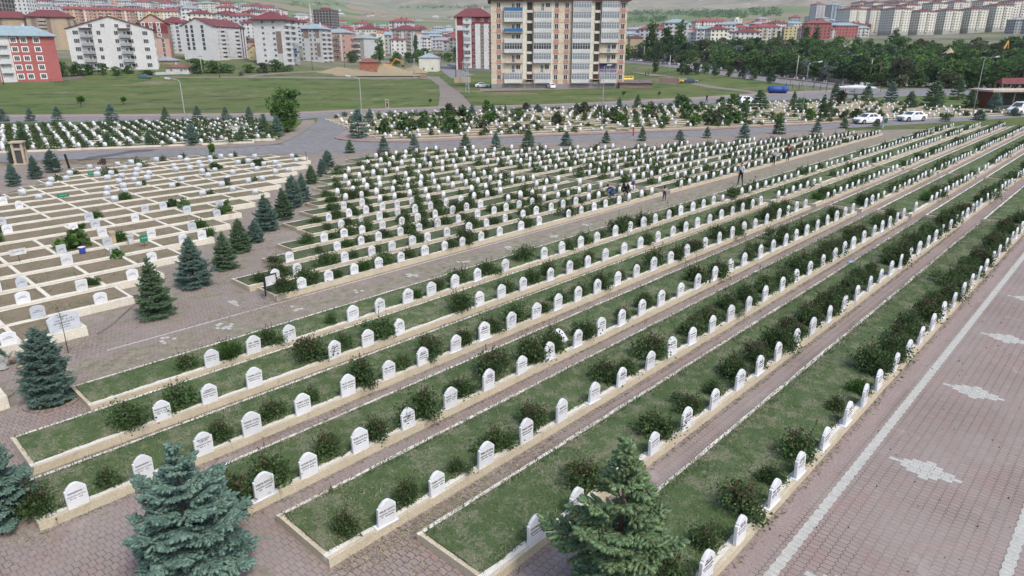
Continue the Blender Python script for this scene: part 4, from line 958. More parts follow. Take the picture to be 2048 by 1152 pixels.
def balcony_mesh(wd,dp,ph,style,fh):
    k=(round(wd,2),round(dp,2),style,round(fh,2))
    if k not in _bc:
        s=MB(); s.box(-wd/2,wd/2,-dp,-.005,-.15,0)
        p=MB()
        if style=='rail':
            for x in np.arange(-wd/2,wd/2,.16): p.box(x,x+.03,-dp+.02,-dp+.05,0,ph)
            p.box(-wd/2,wd/2,-dp+.01,-dp+.06,ph,ph+.05)
        else:
            p.box(-wd/2,wd/2,-dp,-dp+.1,.002,ph); p.box(-wd/2,-wd/2+.1,-dp+.102,-.005,.002,ph); p.box(wd/2-.1,wd/2,-dp+.102,-.005,.002,ph)
        g=None
        if style=='glazed':
            g=MB(); n=max(3,int(wd/.7)); top=fh-.17
            for i in range(n+1):
                x=-wd/2+.04+(wd-.08)*i/n; g.box(x-.035,x+.035,-dp+.01,-dp+.08,ph+.002,top-.06)
            g.box(-wd/2,wd/2,-dp+.0,-dp+.09,top-.06,top); g.box(-wd/2,wd/2,-dp+.012,-dp+.078,ph+(top-ph)*.62,ph+(top-ph)*.62+.05)
            gp=MB(); gp.box(-wd/2+.02,wd/2-.02,-dp+.035,-dp+.05,ph+.01,top-.062); gp.box(-wd/2+.02,-wd/2+.035,-dp+.09,-.01,ph+.01,top-.062); gp.box(wd/2-.035,wd/2-.02,-dp+.09,-.01,ph+.01,top-.062)
            g=(g,gp)
        _bc[k]=(s.mesh('balcony',PW['lightgrey']),p,g)
    return _bc[k]
class Block:
    def __init__(b,name,label,cat,pxl,pxr,eave,dist,floors,deep,wall,roof='hip',rmat='maroon',rz=0,rise=2.6,over=.5,group=None,base=0,sink=2.0,x=None,gable_rise=None):
        mid=(pxl+pxr)/2; b.w=(pxr-pxl)*dist/F_PX/math.cos(R(rz)); b.d=deep; b.n=floors
        X=(mid-1024)*dist/F_PX; Y=dist/math.cos(PITCH)-(CAM_H-4)*math.tan(PITCH)
        p0=Vector((X,Y,0)); c=Vector((-math.sin(R(rz)),math.cos(R(rz)),0))*deep/2; p=p0+c; p.z=terrain(p0.x,p0.y); p0.z=p.z
        b.h=height_to(p0,eave); b.fh=(b.h-base)/floors; b.base=base; b.p=p
        b.t=thing(name,label,cat,p,R(rz),group); w,d,h=b.w,b.d,b.h; b.sink=sink
        mb=MB(); mb.box(-w/2,w/2,-d/2,d/2,-sink,h)
        b.wallmats=[PW[wall]]; b.roof=(roof,rmat,rise,over); b.mb=mb
        if roof=='gable':                      # gable wall faces the front
            gr=gable_rise or rise; mb.add([(-w/2,-d/2,h),(w/2,-d/2,h),(0,-d/2,h+gr),(-w/2,d/2,h),(w/2,d/2,h),(0,d/2,h+gr)],[(0,1,2),(5,4,3)])
            r=MB(); o=over; k=gr/(w/2); q=.18
            r.add([(-w/2-o,-d/2-o,h-o*k),(0,-d/2-o,h+gr),(0,d/2+o,h+gr),(-w/2-o,d/2+o,h-o*k),(w/2+o,-d/2-o,h-o*k),(w/2+o,d/2+o,h-o*k)],[(0,3,2,1),(1,2,5,4)])
            r.add([(-w/2-o,-d/2-o,h-o*k+q),(0,-d/2-o,h+gr+q),(0,d/2+o,h+gr+q),(-w/2-o,d/2+o,h-o*k+q),(w/2+o,-d/2-o,h-o*k+q),(w/2+o,d/2+o,h-o*k+q)],[(0,1,2,3),(1,4,5,2)])
            r.add([(-w/2-o,-d/2-o,h-o*k),(0,-d/2-o,h+gr),(w/2+o,-d/2-o,h-o*k),(-w/2-o,-d/2-o,h-o*k+q),(0,-d/2-o,h+gr+q),(w/2+o,-d/2-o,h-o*k+q)],[(0,1,4,3),(1,2,5,4)])
            b.ro=r.build('roof',RF[rmat],b.t)
        elif roof=='hip':
            r=MB(); o=over; rr_=min(w,d)/2*.72; L=[(-w/2-o,-d/2-o),(w/2+o,-d/2-o),(w/2+o,d/2+o),(-w/2-o,d/2+o)]
            if w>=d: a,c2=(-w/2+rr_,0),(w/2-rr_,0)
            else: a,c2=(0,-d/2+rr_),(0,d/2-rr_)
            vs=[(x,y,h+.004) for x,y in L]+[(x,y,h+.25) for x,y in L]+[(*a,h+rise),(*c2,h+rise)]
            top=[(4,5,9,8),(5,6,9),(6,7,8,9),(7,4,8)] if w>=d else [(4,5,8),(5,6,9,8),(6,7,9),(7,4,8,9)]
            r.add(vs,[(3,2,1,0),(0,1,5,4),(1,2,6,5),(2,3,7,6),(3,0,4,7)]+top); b.ro=r.build('roof',RF[rmat],b.t)
            for i in range(2 if w>10 else 1): ch=MB(); cx=(-.2+.45*i)*w; ch.box(cx-.35,cx+.35,-.4,.4,h+rise*.4,h+rise+.6); ch.box(cx-.42,cx+.42,-.47,.47,h+rise+.602,h+rise+.75); ch.build('chimney',PW['white' if i else 'lightgrey'],b.ro)
        else:
            r=MB(); r.box(-w/2-.2,w/2+.2,-d/2-.2,d/2+.2,h+.003,h+.6); r.box(-w/6,w/6,-d/6,d/6,h+.602,h+2.4); b.ro=r.build('roof',PW[rmat] if rmat in PW else RF[rmat],b.t)
        b.cnt=0
    def done(b): b.wall=b.mb.build('wall',b.wallmats,b.t); return b
    def mi(b,col):
        m=PW[col]
        if m not in b.wallmats: b.wallmats.append(m)
        return b.wallmats.index(m)
    def tf(b,side,s,z,out=0):
        """s: 0..1 across the face as seen from outside"""
        w,d=b.w,b.d
        if side=='front': return (-w/2+s*w,-d/2-out,z),0
        if side=='right': return (w/2+out,-d/2+s*d,z),R(90)
        return (-w/2-out,d/2-s*d,z),R(-90)
    def fz(b,i): return b.base+i*b.fh
    def panel(b,side,s0,s1,z0,z1,col,t=.035):
        (x0,y0,_),rz=b.tf(side,s0,0); (x1,y1,_),_=b.tf(side,s1,0); m=b.mi(col)
        if side=='front': b.mb.box(x0,x1,y0-t,y0-.002,z0,z1,m)
        elif side=='right': b.mb.box(x0+.002,x0+t,min(y0,y1),max(y0,y1),z0,z1,m)
        else: b.mb.box(x0-t,x0-.002,min(y0,y1),max(y0,y1),z0,z1,m)
        return b
    def win(b,side,ss,wd,h=1.35,sill=.95,style='std',floors=None,pane=True,out=.0):
        f,p=window_mesh(wd,h,style)
        for s in (ss if hasattr(ss,'__len__') else [ss]):
            for i in (floors if floors is not None else range(b.n)):
                loc,rz=b.tf(side,s,b.fz(i)+sill,out+.005); o=put('window',f,b.t,loc,rz); put('pane',p,o)
        return b
    def balc(b,side,s,wd,dp=1.2,style='solid',col='white',floors=None,styles=None,door=True,cols=None):
        for i in (floors if floors is not None else range(b.n)):
            st=styles[i] if styles else style; c=cols[i] if cols else col
            ph=.95; sm_,pm,g=balcony_mesh(wd,dp,ph,st,b.fh); loc,rz=b.tf(side,s,b.fz(i)+.05); o=put('balcony',sm_,b.t,loc,rz)
            key=('p',id(pm),c)
            if key not in _bc: _bc[key]=pm.mesh('parapet',PW[c] if c in PW else M_IRON)
            put('parapet',_bc[key],o)
            if g:
                key=('g',id(g))
                if key not in _bc: _bc[key]=(g[0].mesh('glazing_frame',M_FRAME),g[1].mesh('glazing',M_PANEL),g[1].mesh('glazing',M_PANE))
                put('glazing_frame',_bc[key][0],o); put('glazing',_bc[key][1 if (i*7+int(s*50))%5<4 else 2],o)
            elif door:
                f,p=window_mesh(.9,2.05,'std'); q=put('balcony_door',f,b.t,b.tf(side,s-.0,b.fz(i)+.1,.005)[0],rz); put('pane',p,q)
                if wd>3:
                    f,p=window_mesh(1.3,1.3,'std'); ax=1.45/(b.w if side=='front' else b.d); q=put('window',f,b.t,b.tf(side,s+ax,b.fz(i)+.95,.005)[0],rz); put('pane',p,q)
        return b
FL='flats along the field edge'
# --- the peach and salmon flats in the middle
c=Block('apartment_building','tall peach and salmon block of flats cut by the top of the photo','building',983,1249,1.5,199,8,13,'peach','hip','brown',rz=1.5,rise=2.2,over=.9,base=1.55,sink=1)
S=lambda px:(px-530)/1360.
c.panel('front',0,1,-1,1.2,'concrete',.06); c.panel('left',0,1,-1,1.2,'concrete',.06)
for px in (607,1185,1287,1850):
    c.win('front',S(px),1.15,1.5,.85)
    for i in range(8): c.panel('front',S(px-24),S(px+24),c.fz(i)-.68,c.fz(i)+.82,'salmon')
for a,bb in ((850,885),(948,958),(1135,1150),(1335,1346),(1532,1560),(1618,1630),(1815,1822)): c.panel('front',S(a),S(bb),1.3,c.h,'pink' if bb-a<15 else 'cream',.10)
G,O='glazed','rail'
B1=[G,O,O,G,O,O,G,O]; B2=[G,O,G,G,G,G,G,O]; B3=[G]*8; B4=[G,O,O,O,G,G,G,G]
B1c=['cream','white','salmon','white','white','blue','white','blue']; wh=['white']*8
B1=[G,O,O,G,'solid','solid',G,'solid']
c.balc('front',S(752),5.15,.95,styles=B1,cols=B1c); c.balc('front',S(1045),5.1,.95,styles=B2,cols=wh); c.balc('front',S(1437),5.2,.95,styles=B3,cols=wh[:-1]+['lightgrey']); c.balc('front',S(1720),5.0,.95,styles=B4,cols=wh)
c.panel('front',S(1632),S(1808),c.fz(1)+.1,c.fz(2)-.2,'purple',.03)
for px in (917,1595):
    for i in range(8):
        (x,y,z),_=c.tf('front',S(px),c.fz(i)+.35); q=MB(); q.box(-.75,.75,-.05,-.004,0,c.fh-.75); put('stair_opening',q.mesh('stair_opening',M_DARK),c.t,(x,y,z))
        c.panel('front',S(px-27),S(px+27),c.fz(i)-.35,c.fz(i)+.3,'cream',.22)
    (x,y,z),_=c.tf('front',S(px),0); q=MB(); q.box(-.9,.9,-.05,-.005,0,2.1); put('entrance_door',q.mesh('entrance_door',M_FRAME),c.t,(x,y,-.5)); q=MB(); q.box(-1.6,1.6,-1.4,-.01,2.45,2.6); q.box(-1.5,-1.4,-1.35,-1.25,-.5,2.448); q.box(1.4,1.5,-1.35,-1.25,-.5,2.448); put('porch',q.mesh('porch',PW['pink']),c.t,(x,y,0))
c.win('left',[.3,.7],.7,1.1,1.0)
for i in range(1,9): c.panel('front',0,1,c.fz(i)-.16,c.fz(i)-.08,'salmon',.05)
c.done()
# --- red block far left
b=Block('apartment_building','red block of flats with blue roof cut by the left edge','building',-72,88,72,222,5,14,'red','hip','blue',rise=3.4,over=.9,group=FL,sink=3,rz=34)
s=lambda px:(px+72)/160.
b.panel('front',s(2),s(24),-1,b.h,'white',.05); b.balc('front',s(13),3.0,1.0,col='white'); b.win('front',[s(30),s(44),s(62)],1.5,1.45,.95,'surround'); b.win('front',[s(-12),s(-30),s(-48)],1.5,1.45,.95,'surround'); b.win('right',[.3,.7],1.3,1.4,.95,'surround'); b.done()
# --- beige towers behind
for (l,r,e,lb,nn) in ((-20,66,36,'tall beige tower with maroon roof cut by the left edge',9),(84,152,34,'tall beige and brown tower with maroon roof behind the red block',9)):
    b=Block('apartment_tower',lb,'building',l,r,e,368,nn,17,'beige','hip','maroon',rise=4.0,over=1.0,group=FL,sink=4,rz=30)
    for a,q in ((.10,.2),(.42,.50),(.86,.93)): b.panel('front',a,q,-1,b.h,'brown',.08)
    b.panel('front',.60,.84,-1,b.h,'tan',.10); b.win('front',[.15,.46,.89],1.3,1.4,.9); b.win('front',[.66],.7,1.4,.9); b.balc('front',.32,3.4,1.0,col='beige',styles=['solid']*3+['glazed']*2+['solid']*4);  b.win('right',[.25,.6],.9,1.4); b.balc('right',.82,3,1.0,col='tan'); b.done()
# --- white gabled block
b=Block('apartment_building','white gabled block of flats with grey balconies and maroon roof','building',166,302,58,268,5,20,'white','gable','maroon',rise=4.6,over=.5,group=FL,rz=25)
b.win('front',[.10,.72,.9],1.9,1.6,.8); b.win('front',[.36,.56],1.4,1.6,.8); b.balc('front',.22,4.0,1.25,col='grey'); b.balc('front',.84,0.01,.01,floors=[]); b.balc('front',.66,3.8,1.25,col='grey'); b.win('right',[.25,.5,.75],1.1,1.4)
f,p=window_mesh(1.5,1.4,'std')
for sx in (.28,.42,.58,.72): o=put('window',f,b.t,b.tf('front',sx,b.h+.5,.005)[0]); put('pane',p,o)
q=MB(); 
for sx in (.22,.66): x=b.tf('front',sx,0)[0][0]; q=MB(); q.box(-2.2,2.2,-1.5,-.01,0,.16); put('canopy_roof',q.mesh('canopy_roof',RF['maroon']),b.t,(x,-b.d/2,b.h+.15))
b.done()
# --- grey block with maroon top
b=Block('apartment_building','grey block with dark maroon top storeys between two white blocks','building',292,342,46,332,7,16,'pink','gable','maroon',rise=4,group=FL,rz=20)
b.panel('front',0,1,b.fz(5),b.h,'maroon',.05); b.panel('front',0,1,b.fz(4),b.fz(5),'brown',.06); b.win('front',[.2,.45,.7],1.2,1.5,floors=[4,5,6],style='surround',out=.07); b.win('front',[.25,.5,.78],1.2,2.2,.5,floors=range(4)); b.done()
# --- long white block, two volumes
b=Block('apartment_building','white block with three columns of windows, behind and left of its twin','building',329,374,46,372,8,16,'white','hip','maroon',rise=3.4,group=FL)
b.win('front',[.2,.8],1.7,1.5,.8); b.balc('front',.5,2.8,.6,style='glazed',col='white'); b.done()
b=Block('apartment_building','wide plain white block with stepped maroon roofs and balconies on the right side','building',370,438,52,330,8,30,'white','gable','maroon',rise=3.6,group=FL,rz=-8)
b.win('front',[.18,.34,.66],1.25,1.5,.8,'bare',floors=range(2,8)); b.win('right',[.12,.40],.8,1.2); b.balc('right',.25,3.4,1.2,col='white'); b.balc('right',.7,3.4,1.2,col='white'); b.win('right',[.85,.93],.8,1.9,.6,'bare'); b.done()
# --- white block with side balconies
b=Block('apartment_building','tall white block with maroon hipped roof and balconies down its right side','building',514,574,40,325,8,17,'white','hip','maroon',rise=4.2,over=1.6,group=FL,rz=-4)
b.win('front',[.32],1.2,1.2,1.0); b.win('front',[.68],1.3,1.2,1.0); b.panel('front',.74,.92,b.fz(2),b.fz(6),'brown',.06); b.panel('front',.74,.92,b.fz(0),b.fz(2),'lightgrey',.05)
b.balc('right',.25,5.0,1.4,col='white'); b.balc('right',.72,5.0,1.4,col='grey',styles=['glazed','solid','solid','glazed','solid','solid','solid','solid'],cols=['grey','grey','blue','grey','white','white','white','white']); b.done()
b=Block('apartment_building','pale grey and brown block with blue roof right of the tall white one','building',607,645,58,384,7,18,'lightgrey','hip','blue',rise=3.0,over=.9,group=FL,rz=-6)
b.panel('front',.12,.40,b.fz(5),b.h,'brown',.04); b.panel('front',.75,.97,b.fz(5),b.h,'brown',.04); b.panel('front',.78,.97,b.fz(1),b.fz(4),'brown',.04); b.win('front',[.08,.5,.72],1.2,1.6,.8); b.balc('right',.3,5,1.1,col='white'); b.balc('right',.75,5,1.1,col='white'); b.done()
b=Block('apartment_building','pink block with dark balconies and grey roof','building',667,699,66,420,5,16,'pink','hip','grey',rise=2.6,group=FL,rz=-4)
b.balc('front',.28,3.4,1.1,col='brown'); b.panel('front',.55,.62,0,b.h,'white',.05); b.win('front',[.75],1.1,1.5); b.balc('right',.5,4,1.1,col='pink'); b.done()
b=Block('apartment_building','small grey gabled block with rows of balconies and a blank right side','building',704,731,77,430,4,18,'sage','hip','grey',rise=2.2,group=FL,rz=-22)
b.balc('front',.5,3.4,1.1,col='white'); b.panel('right',0,1,0,b.h,'lightgrey',.03); b.done()
b=Block('apartment_building','cream block with maroon roof and red window strips on its right side','building',716,757,58,520,6,18,'cream','hip','maroon',rise=3.6,group=FL,rz=-8)
b.win('front',[.1,.55,.68],1.1,1.4); b.balc('front',.85,4,1.1,col='cream'); b.balc('front',.3,3.6,1.1,col='lightgrey'); b.panel('right',0,1,b.fz(5),b.h,'salmon',.05); b.win('right',[.3,.7],1.2,1.5); b.done()
b=Block('apartment_building','white block with dark window strips and maroon hipped roof before the plain','building',785,832,60,545,7,18,'white','hip','maroon',rise=3.8,over=.9,group=FL,rz=-10)
for a in (.08,.40,.56,.90): b.panel('front',a-.025,a+.025,0,b.h,'grey',.05)
b.balc('front',.24,3.6,1.1,col='beige'); b.balc('front',.73,3.6,1.1,col='beige'); b.win('front',[.08,.4,.56,.9],.8,1.6,.8,out=.05); b.panel('right',0,1,b.fz(6),b.h,'salmon',.04); b.win('right',[.2,.5,.8],1.0,1.6); b.done()
b=Block('apartment_building','maroon and white block with maroon roof left of the peach flats','building',913,985,34,338,8,15,'white','hip','maroon',rise=4.4,over=.8,group=FL,rz=3)
b.panel('front',.04,.2,-1,b.h,'maroon',.05); b.panel('front',.04,.2,b.fz(6),b.fz(6)+2.2,'white',.09); b.panel('front',.44,1,b.fz(7),b.h,'maroon',.05); b.balc('front',.31,3.0,1.1,col='white',styles=['solid','solid','glazed','solid','glazed','solid','solid','solid'])
for a in (.48,.72,.96): b.panel('front',a-.05,a+.05,0,b.fz(7),'maroon' if a!=.72 else 'brown',.04)
b.win('front',[.5,.73,.93],1.3,1.4,out=.06); b.win('left',[.4,.7],1,1.3); b.done()
# --- low houses
def house(label,l,r,eave,dist,deep,wall,rmat,rz=0,rise=1.6,roof='hip',wins=(.25,.7),n=1):
    b=Block('small_house',label,'house',l,r,eave,dist,n,deep,wall,roof,rmat,rz=rz,rise=rise,over=.35,sink=1.5); b.win('front',list(wins),.9,1.0,.8); b.done(); return b
house('low rusty-roofed brick house beside the excavator',719,753,125,300,7,'brick','rust',rise=1.8)
house('low cream house with blue roof behind the sand heaps',838,876,116,322,9,'cream','blue',rise=2.2)
house('low pale house before the long white block',331,376,136,262,8,'white','rust',rise=1.3)
house('low stone house with grey roof between two white blocks',308,344,122,300,9,'tan','grey',rise=1.8)
house('yellow gabled house left of the tall white block',499,524,100,345,10,'yellow','maroon',rise=2.5,n=2,roof='gable')
house('small brown-roofed house behind the yellow one',494,518,84,400,10,'pink','brown',rise=2,n=3)
house('pale low shed roofed in white at the left of the peach flats',857,880,112,360,6,'lightgrey','maroon',rise=1)
house('yellow house right of the peach flats',1250,1262,76,420,8,'yellow','brown',n=2); house('small brown-roofed house among trees right of the peach flats',1258,1284,76,400,9,'tan','brown',n=1,rise=2)
# --- far town: smaller blocks, windows kept in the wall
_fm={}
def far_mesh(w,d,fl,kind):
    k=(w,d,fl,kind)
    if k in _fm: return _fm[k]
    fh=2.9; h=fl*fh; mb=MB(); mb.box(-w/2,w/2,-d/2,d/2,-6,h); t=.06
    for side in ('front','left','right'):
        L=w if side=='front' else d; n=max(2,int(L/3.4))
        for j in range(n):
            s=(j+.5)/n*L-L/2; wd=.62 if j%3 else .85
            for i in range(fl):
                z0,z1=i*fh+.9,i*fh+2.3; m=1
                if kind=='open': z0,z1,wd2=i*fh+.35,i*fh+2.6,1.35
                else: wd2=wd
                if side=='front': mb.box(s-wd2,s+wd2,-d/2-t,-d/2-.01,z0,z1,m)
                elif side=='right': mb.box(w/2+.01,w/2+t,s-wd2,s+wd2,z0,z1,m)
                else: mb.box(-w/2-t,-w/2-.01,s-wd2,s+wd2,z0,z1,m)
        if kind in('balc','toki'):
            for i in range(1,fl):
                z=i*fh
                for q in ((.33,.72) if kind=='balc' else (.5,)):
                    s=q*L-L/2
                    if side=='front': mb.box(s-1.6,s+1.6,-d/2-1.1,-d/2-.07,z,z+1,2)
                    elif side=='right' and kind=='balc': mb.box(w/2+.07,w/2+1.1,s-1.6,s+1.6,z,z+1,2)
        if kind=='strip':
            for q in (.2,.8):
                s=q*L-L/2
                if side=='front': mb.box(s-.9,s+.9,-d/2-.2,-d/2-.065,0,h,2)
    if kind=='toki':
        mb.box(-w/2-.08,w/2+.08,-d/2-.08,d/2+.08,-6,3.6,3)
    r=MB(); o=.7
    if kind=='flat' or kind=='open': r.box(-w/2-.1,w/2+.1,-d/2-.1,d/2+.1,h+.005,h+.5); r.box(-w/5,w/5,-d/5,d/5,h+.5,h+2.6)
    else:
        ri=min(w,d)*(.13 if kind=='toki' else .2); q=min(w,d)*.4; L=[(-w/2-o,-d/2-o),(w/2+o,-d/2-o),(w/2+o,d/2+o),(-w/2-o,d/2+o)]
        a,c=((-w/2+q,0),(w/2-q,0)) if w>=d else ((0,-d/2+q),(0,d/2-q))
        top=[(4,5,9,8),(5,6,9),(6,7,8,9),(7,4,8)] if w>=d else [(4,5,8),(5,6,9,8),(6,7,9),(7,4,8,9)]
        r.add([(x,y,h+.01) for x,y in L]+[(x,y,h+.3) for x,y in L]+[(*a,h+ri),(*c,h+ri)],[(3,2,1,0),(0,1,5,4),(1,2,6,5),(2,3,7,6),(3,0,4,7)]+top)
        r.box(-.8,.8,-.6,.6,h+ri*.5,h+ri+1.1); r.box(w*.22,w*.22+1,-.6,.6,h+ri*.4,h+ri+.9)
    _fm[k]=(mb,r,h); return _fm[k]
_fmm={}
FARB={}
def far_block(x,dist,fl,w,d,wall,rmat,kind='std',rz=None,accent='white',name='apartment_building',z=None):
    X=(x-1024)*dist/F_PX; Y=dist*1.03; p=Vector((X,Y,terrain(X,Y) if z is None else z))
    if rz is None: rz=random.uniform(-25,25)
    mb,r,h=far_mesh(w,d,fl,kind); k=(w,d,fl,kind,wall,accent,rmat)
    if k not in _fmm: _fmm[k]=(mb.mesh('wall',[PW[wall],M_PANE if kind!='open' else M_DARK,PW[accent],PW['sage']]),r.mesh('roof',RF[rmat] if rmat in RF else PW[rmat]))
    t=thing(name,'x','building',p,R(rz)); put('wall',_fmm[k][0],t); put('roof',_fmm[k][1],t)
    FARB.setdefault((wall,rmat,kind),[]).append((t,p)); return t
def tower(label,x,dist,fl,w,d,wall,rmat,kind,rz,accent='white'):
    t=far_block(x,dist,fl,w,d,wall,rmat,kind,rz,accent,'apartment_tower'); FARB[(wall,rmat,kind)].pop(); t['label']=label
    return t
tower('unfinished grey concrete tower with red roof and open floors','x' and 668,800,12,22,18,'concrete','red','open',-12,'white')
tower('white tower with red strips and red roof on the plain',737,930,9,20,16,'white','red','strip',-5,'salmon')
tower('white and pink tower with red hipped roof behind the white block',812,720,9,22,17,'white','red','strip',-8,'brown')
tower('unfinished grey concrete block at the top left corner',26,470,11,24,16,'concrete','concrete','open',8)
tower('white flat-roofed block beside the unfinished one, top left',82,600,7,22,15,'white','white','flat',5)
tower('long white flat-roofed block, second from the top left corner',130,640,5,24,15,'white','grey','flat',5)
tower('cream and maroon office building with stepped red roofs in the far town',1404,860,6,40,18,'cream','red','strip',4,'maroon')
tower('slim cream tower in the far town',1455,900,7,10,10,'cream','cream','flat',10,'white')
tower('tall white tower with red roof left of the cream towers',1607,1060,11,15,14,'white','red','balc',20,'lilac')
tower('tall white and blue tower left of the cream towers',1636,1100,10,15,14,'lightgrey','blue','balc',20,'blue')
tower('second tall pale tower left of the cream towers',1652,1110,9,13,12,'lightgrey','blue','std',20)
tower('long red-brick block with gable behind the wood',1610,700,5,24,15,'red','red','std',-10)
tower('white block with red-roofed top behind the wood',1519,700,4,20,14,'white','red','balc',-12,'yellow')
tower('cream block with red roof behind the wood',1456,690,4,22,13,'cream','red','std',-8)
tower('orange block beside the white one behind the wood',1490,690,4,9,12,'orange','red','std',-8)
tower('yellow blank block behind the wood',1559,700,4,12,12,'yellow','grey','flat',-8)
tower('white block with blue roof behind the poplars',1398,600,4,17,13,'white','blue','strip',-6,'grey')
tower('white block with maroon roof right of the peach flats',1294,560,5,20,14,'lilac','red','std',-8)
tower('pale block with blue-grey roof behind the poplars',1338,560,6,18,15,'lightgrey','blue','balc',-8)
# cream towers on the right
TK=[(1673,840,10,9),(1712,900,10,9),(1758,850,10,8),(1808,860,9,9),(1857,865,9,9),(1905,865,9,9),(1952,865,10,9),(1984,880,11,9)]
tk=[]
for x,ds,fl,_ in TK:
    az=math.degrees(math.atan2(x-1024,F_PX)); t=far_block(x,ds,fl,23,23,'cream','maroon','toki',42-az,'cream','apartment_tower'); FARB[('cream','maroon','toki')].pop(); tk.append((t,t.location.copy()))
ranked(tk,'cream tower with maroon roof','in the front row behind the wood','cream towers behind the wood')
tk=[]
for x,ds in ((1690,1010),(1735,1000),(1780,990),(1765,1090),(1715,1120),(1830,1000),(1870,1010),(1800,1120),(1845,1130),(1925,1000),(1690,1180),(1750,1220),(1890,1140)):
    az=math.degrees(math.atan2(x-1024,F_PX)); t=far_block(x,ds,10,23,21,'cream','maroon','toki',42-az,'cream','apartment_tower'); FARB[('cream','maroon','toki')].pop(); tk.append((t,t.location.copy()))
ranked(tk,'cream tower with maroon roof','in the rows farther back','cream towers behind the wood')
# red and yellow estate at the left
for i,(x,ds,wl,ac) in enumerate([(150,690,'pink','red'),(178,680,'red','yellow'),(200,700,'orange','red'),(226,690,'pink','cream'),(250,690,'red','yellow'),(276,700,'red','cream'),(300,720,'orange','yellow'),(322,730,'yellow','cream'),(345,740,'yellow','pink'),(368,740,'cream','yellow'),(392,750,'cream','pink'),(410,750,'yellow','white')]):
    far_block(x,ds+40,4,22,15,{'red':'pink','orange':'cream'}.get(wl,wl),'red','strip' if i%2 else 'balc',8,ac)
g=random.Random(23)
occ=[]
def fill(x0,x1,d0,d1,n,walls,roofs,fls=(3,6),sep=20):
    k=0
    for _ in range(n*14):
        if k>=n: break
        x=g.uniform(x0,x1); ds=math.sqrt(g.uniform(d0*d0,d1*d1)); X=(x-1024)*ds/F_PX
        if any((X-a)**2+(ds-b_)**2<sep*sep for a,b_ in occ): continue
        occ.append((X,ds)); k+=1; w,d=g.choice([(16,13),(20,14),(24,15),(14,14)])
        far_block(x,ds,g.randint(*fls),w,d,g.choice(walls),g.choice(roofs),g.choice(['std','std','balc','strip']),g.choice([-20,-8,5,12,30]),g.choice(['white','cream']))
WH=['white','white','white','lightgrey','cream','pink']
fill(655,985,560,1150,90,WH+['sage','lilac'],['red','red','maroon','blue','grey'],(3,5))
fill(400,660,560,1250,66,WH,['red','red','maroon','grey'],(4,6))
fill(-10,420,780,1300,70,WH+['lightgrey'],['red','maroon','grey'],(4,6))
fill(1245,1480,560,1000,46,WH+['yellow','lilac','tan'],['blue','grey','red','blue','maroon'],(3,5),18)
fill(1470,1700,700,1100,46,WH+['red','lilac'],['blue','grey','maroon','blue','red'],(3,5),18)
fill(1960,2060,700,1150,10,['brown','pink','grey','lightgrey'],['blue','grey'],(5,7))
fill(60,1000,1500,2600,36,['white','lightgrey','white'],['grey','white','red'],(1,2),40)
for (wl,rm,kd),it in FARB.items():
    wn={'lightgrey':'pale grey','sage':'sage grey'}.get(wl,wl); dsc={'std':'','balc':' balconied','strip':' striped','flat':' flat-roofed','open':' unfinished','toki':''}[kd]
    ranked(it,'distant%s %s block with %s roof'%(dsc,wn,rm),'in the town','blocks of the distant town')
# minaret
mt=thing('minaret','thin white minaret standing above the far roofs','minaret',Vector(((638-1024)*760/F_PX,783,terrain(-215,783)))); mb=MB(); mb.tube([(0,0,0),(0,0,26)],[1.3,1.1],8); mb.build('shaft',PW['white'],mt); mb=MB(); mb.tube([(0,0,25.9),(0,0,27.2)],[2.0,2.0],10); mb.build('gallery',PW['white'],mt); mb=MB(); mb.tube([(0,0,27.2),(0,0,31),(0,0,38)],[.95,.9,.05],8); mb.build('spire',PW['lightgrey'],mt)

# trees between the blocks of the town
tt=[]; g=random.Random(77)
for i in range(60):
    x=g.uniform(90,980); ds=g.uniform(345,640); X=(x-1024)*ds/F_PX; Y=ds*1.03; p=Vector((X,Y,terrain(X,Y))); h=g.uniform(4,8)
    tt.append((plant('town_tree','x','tree',p,TV[g.choice(['dark','mid','dark','olive'])][i%4],(h,h,h),i),p))
ranked(tt,'small green tree','between blocks of the town','trees between the town blocks')
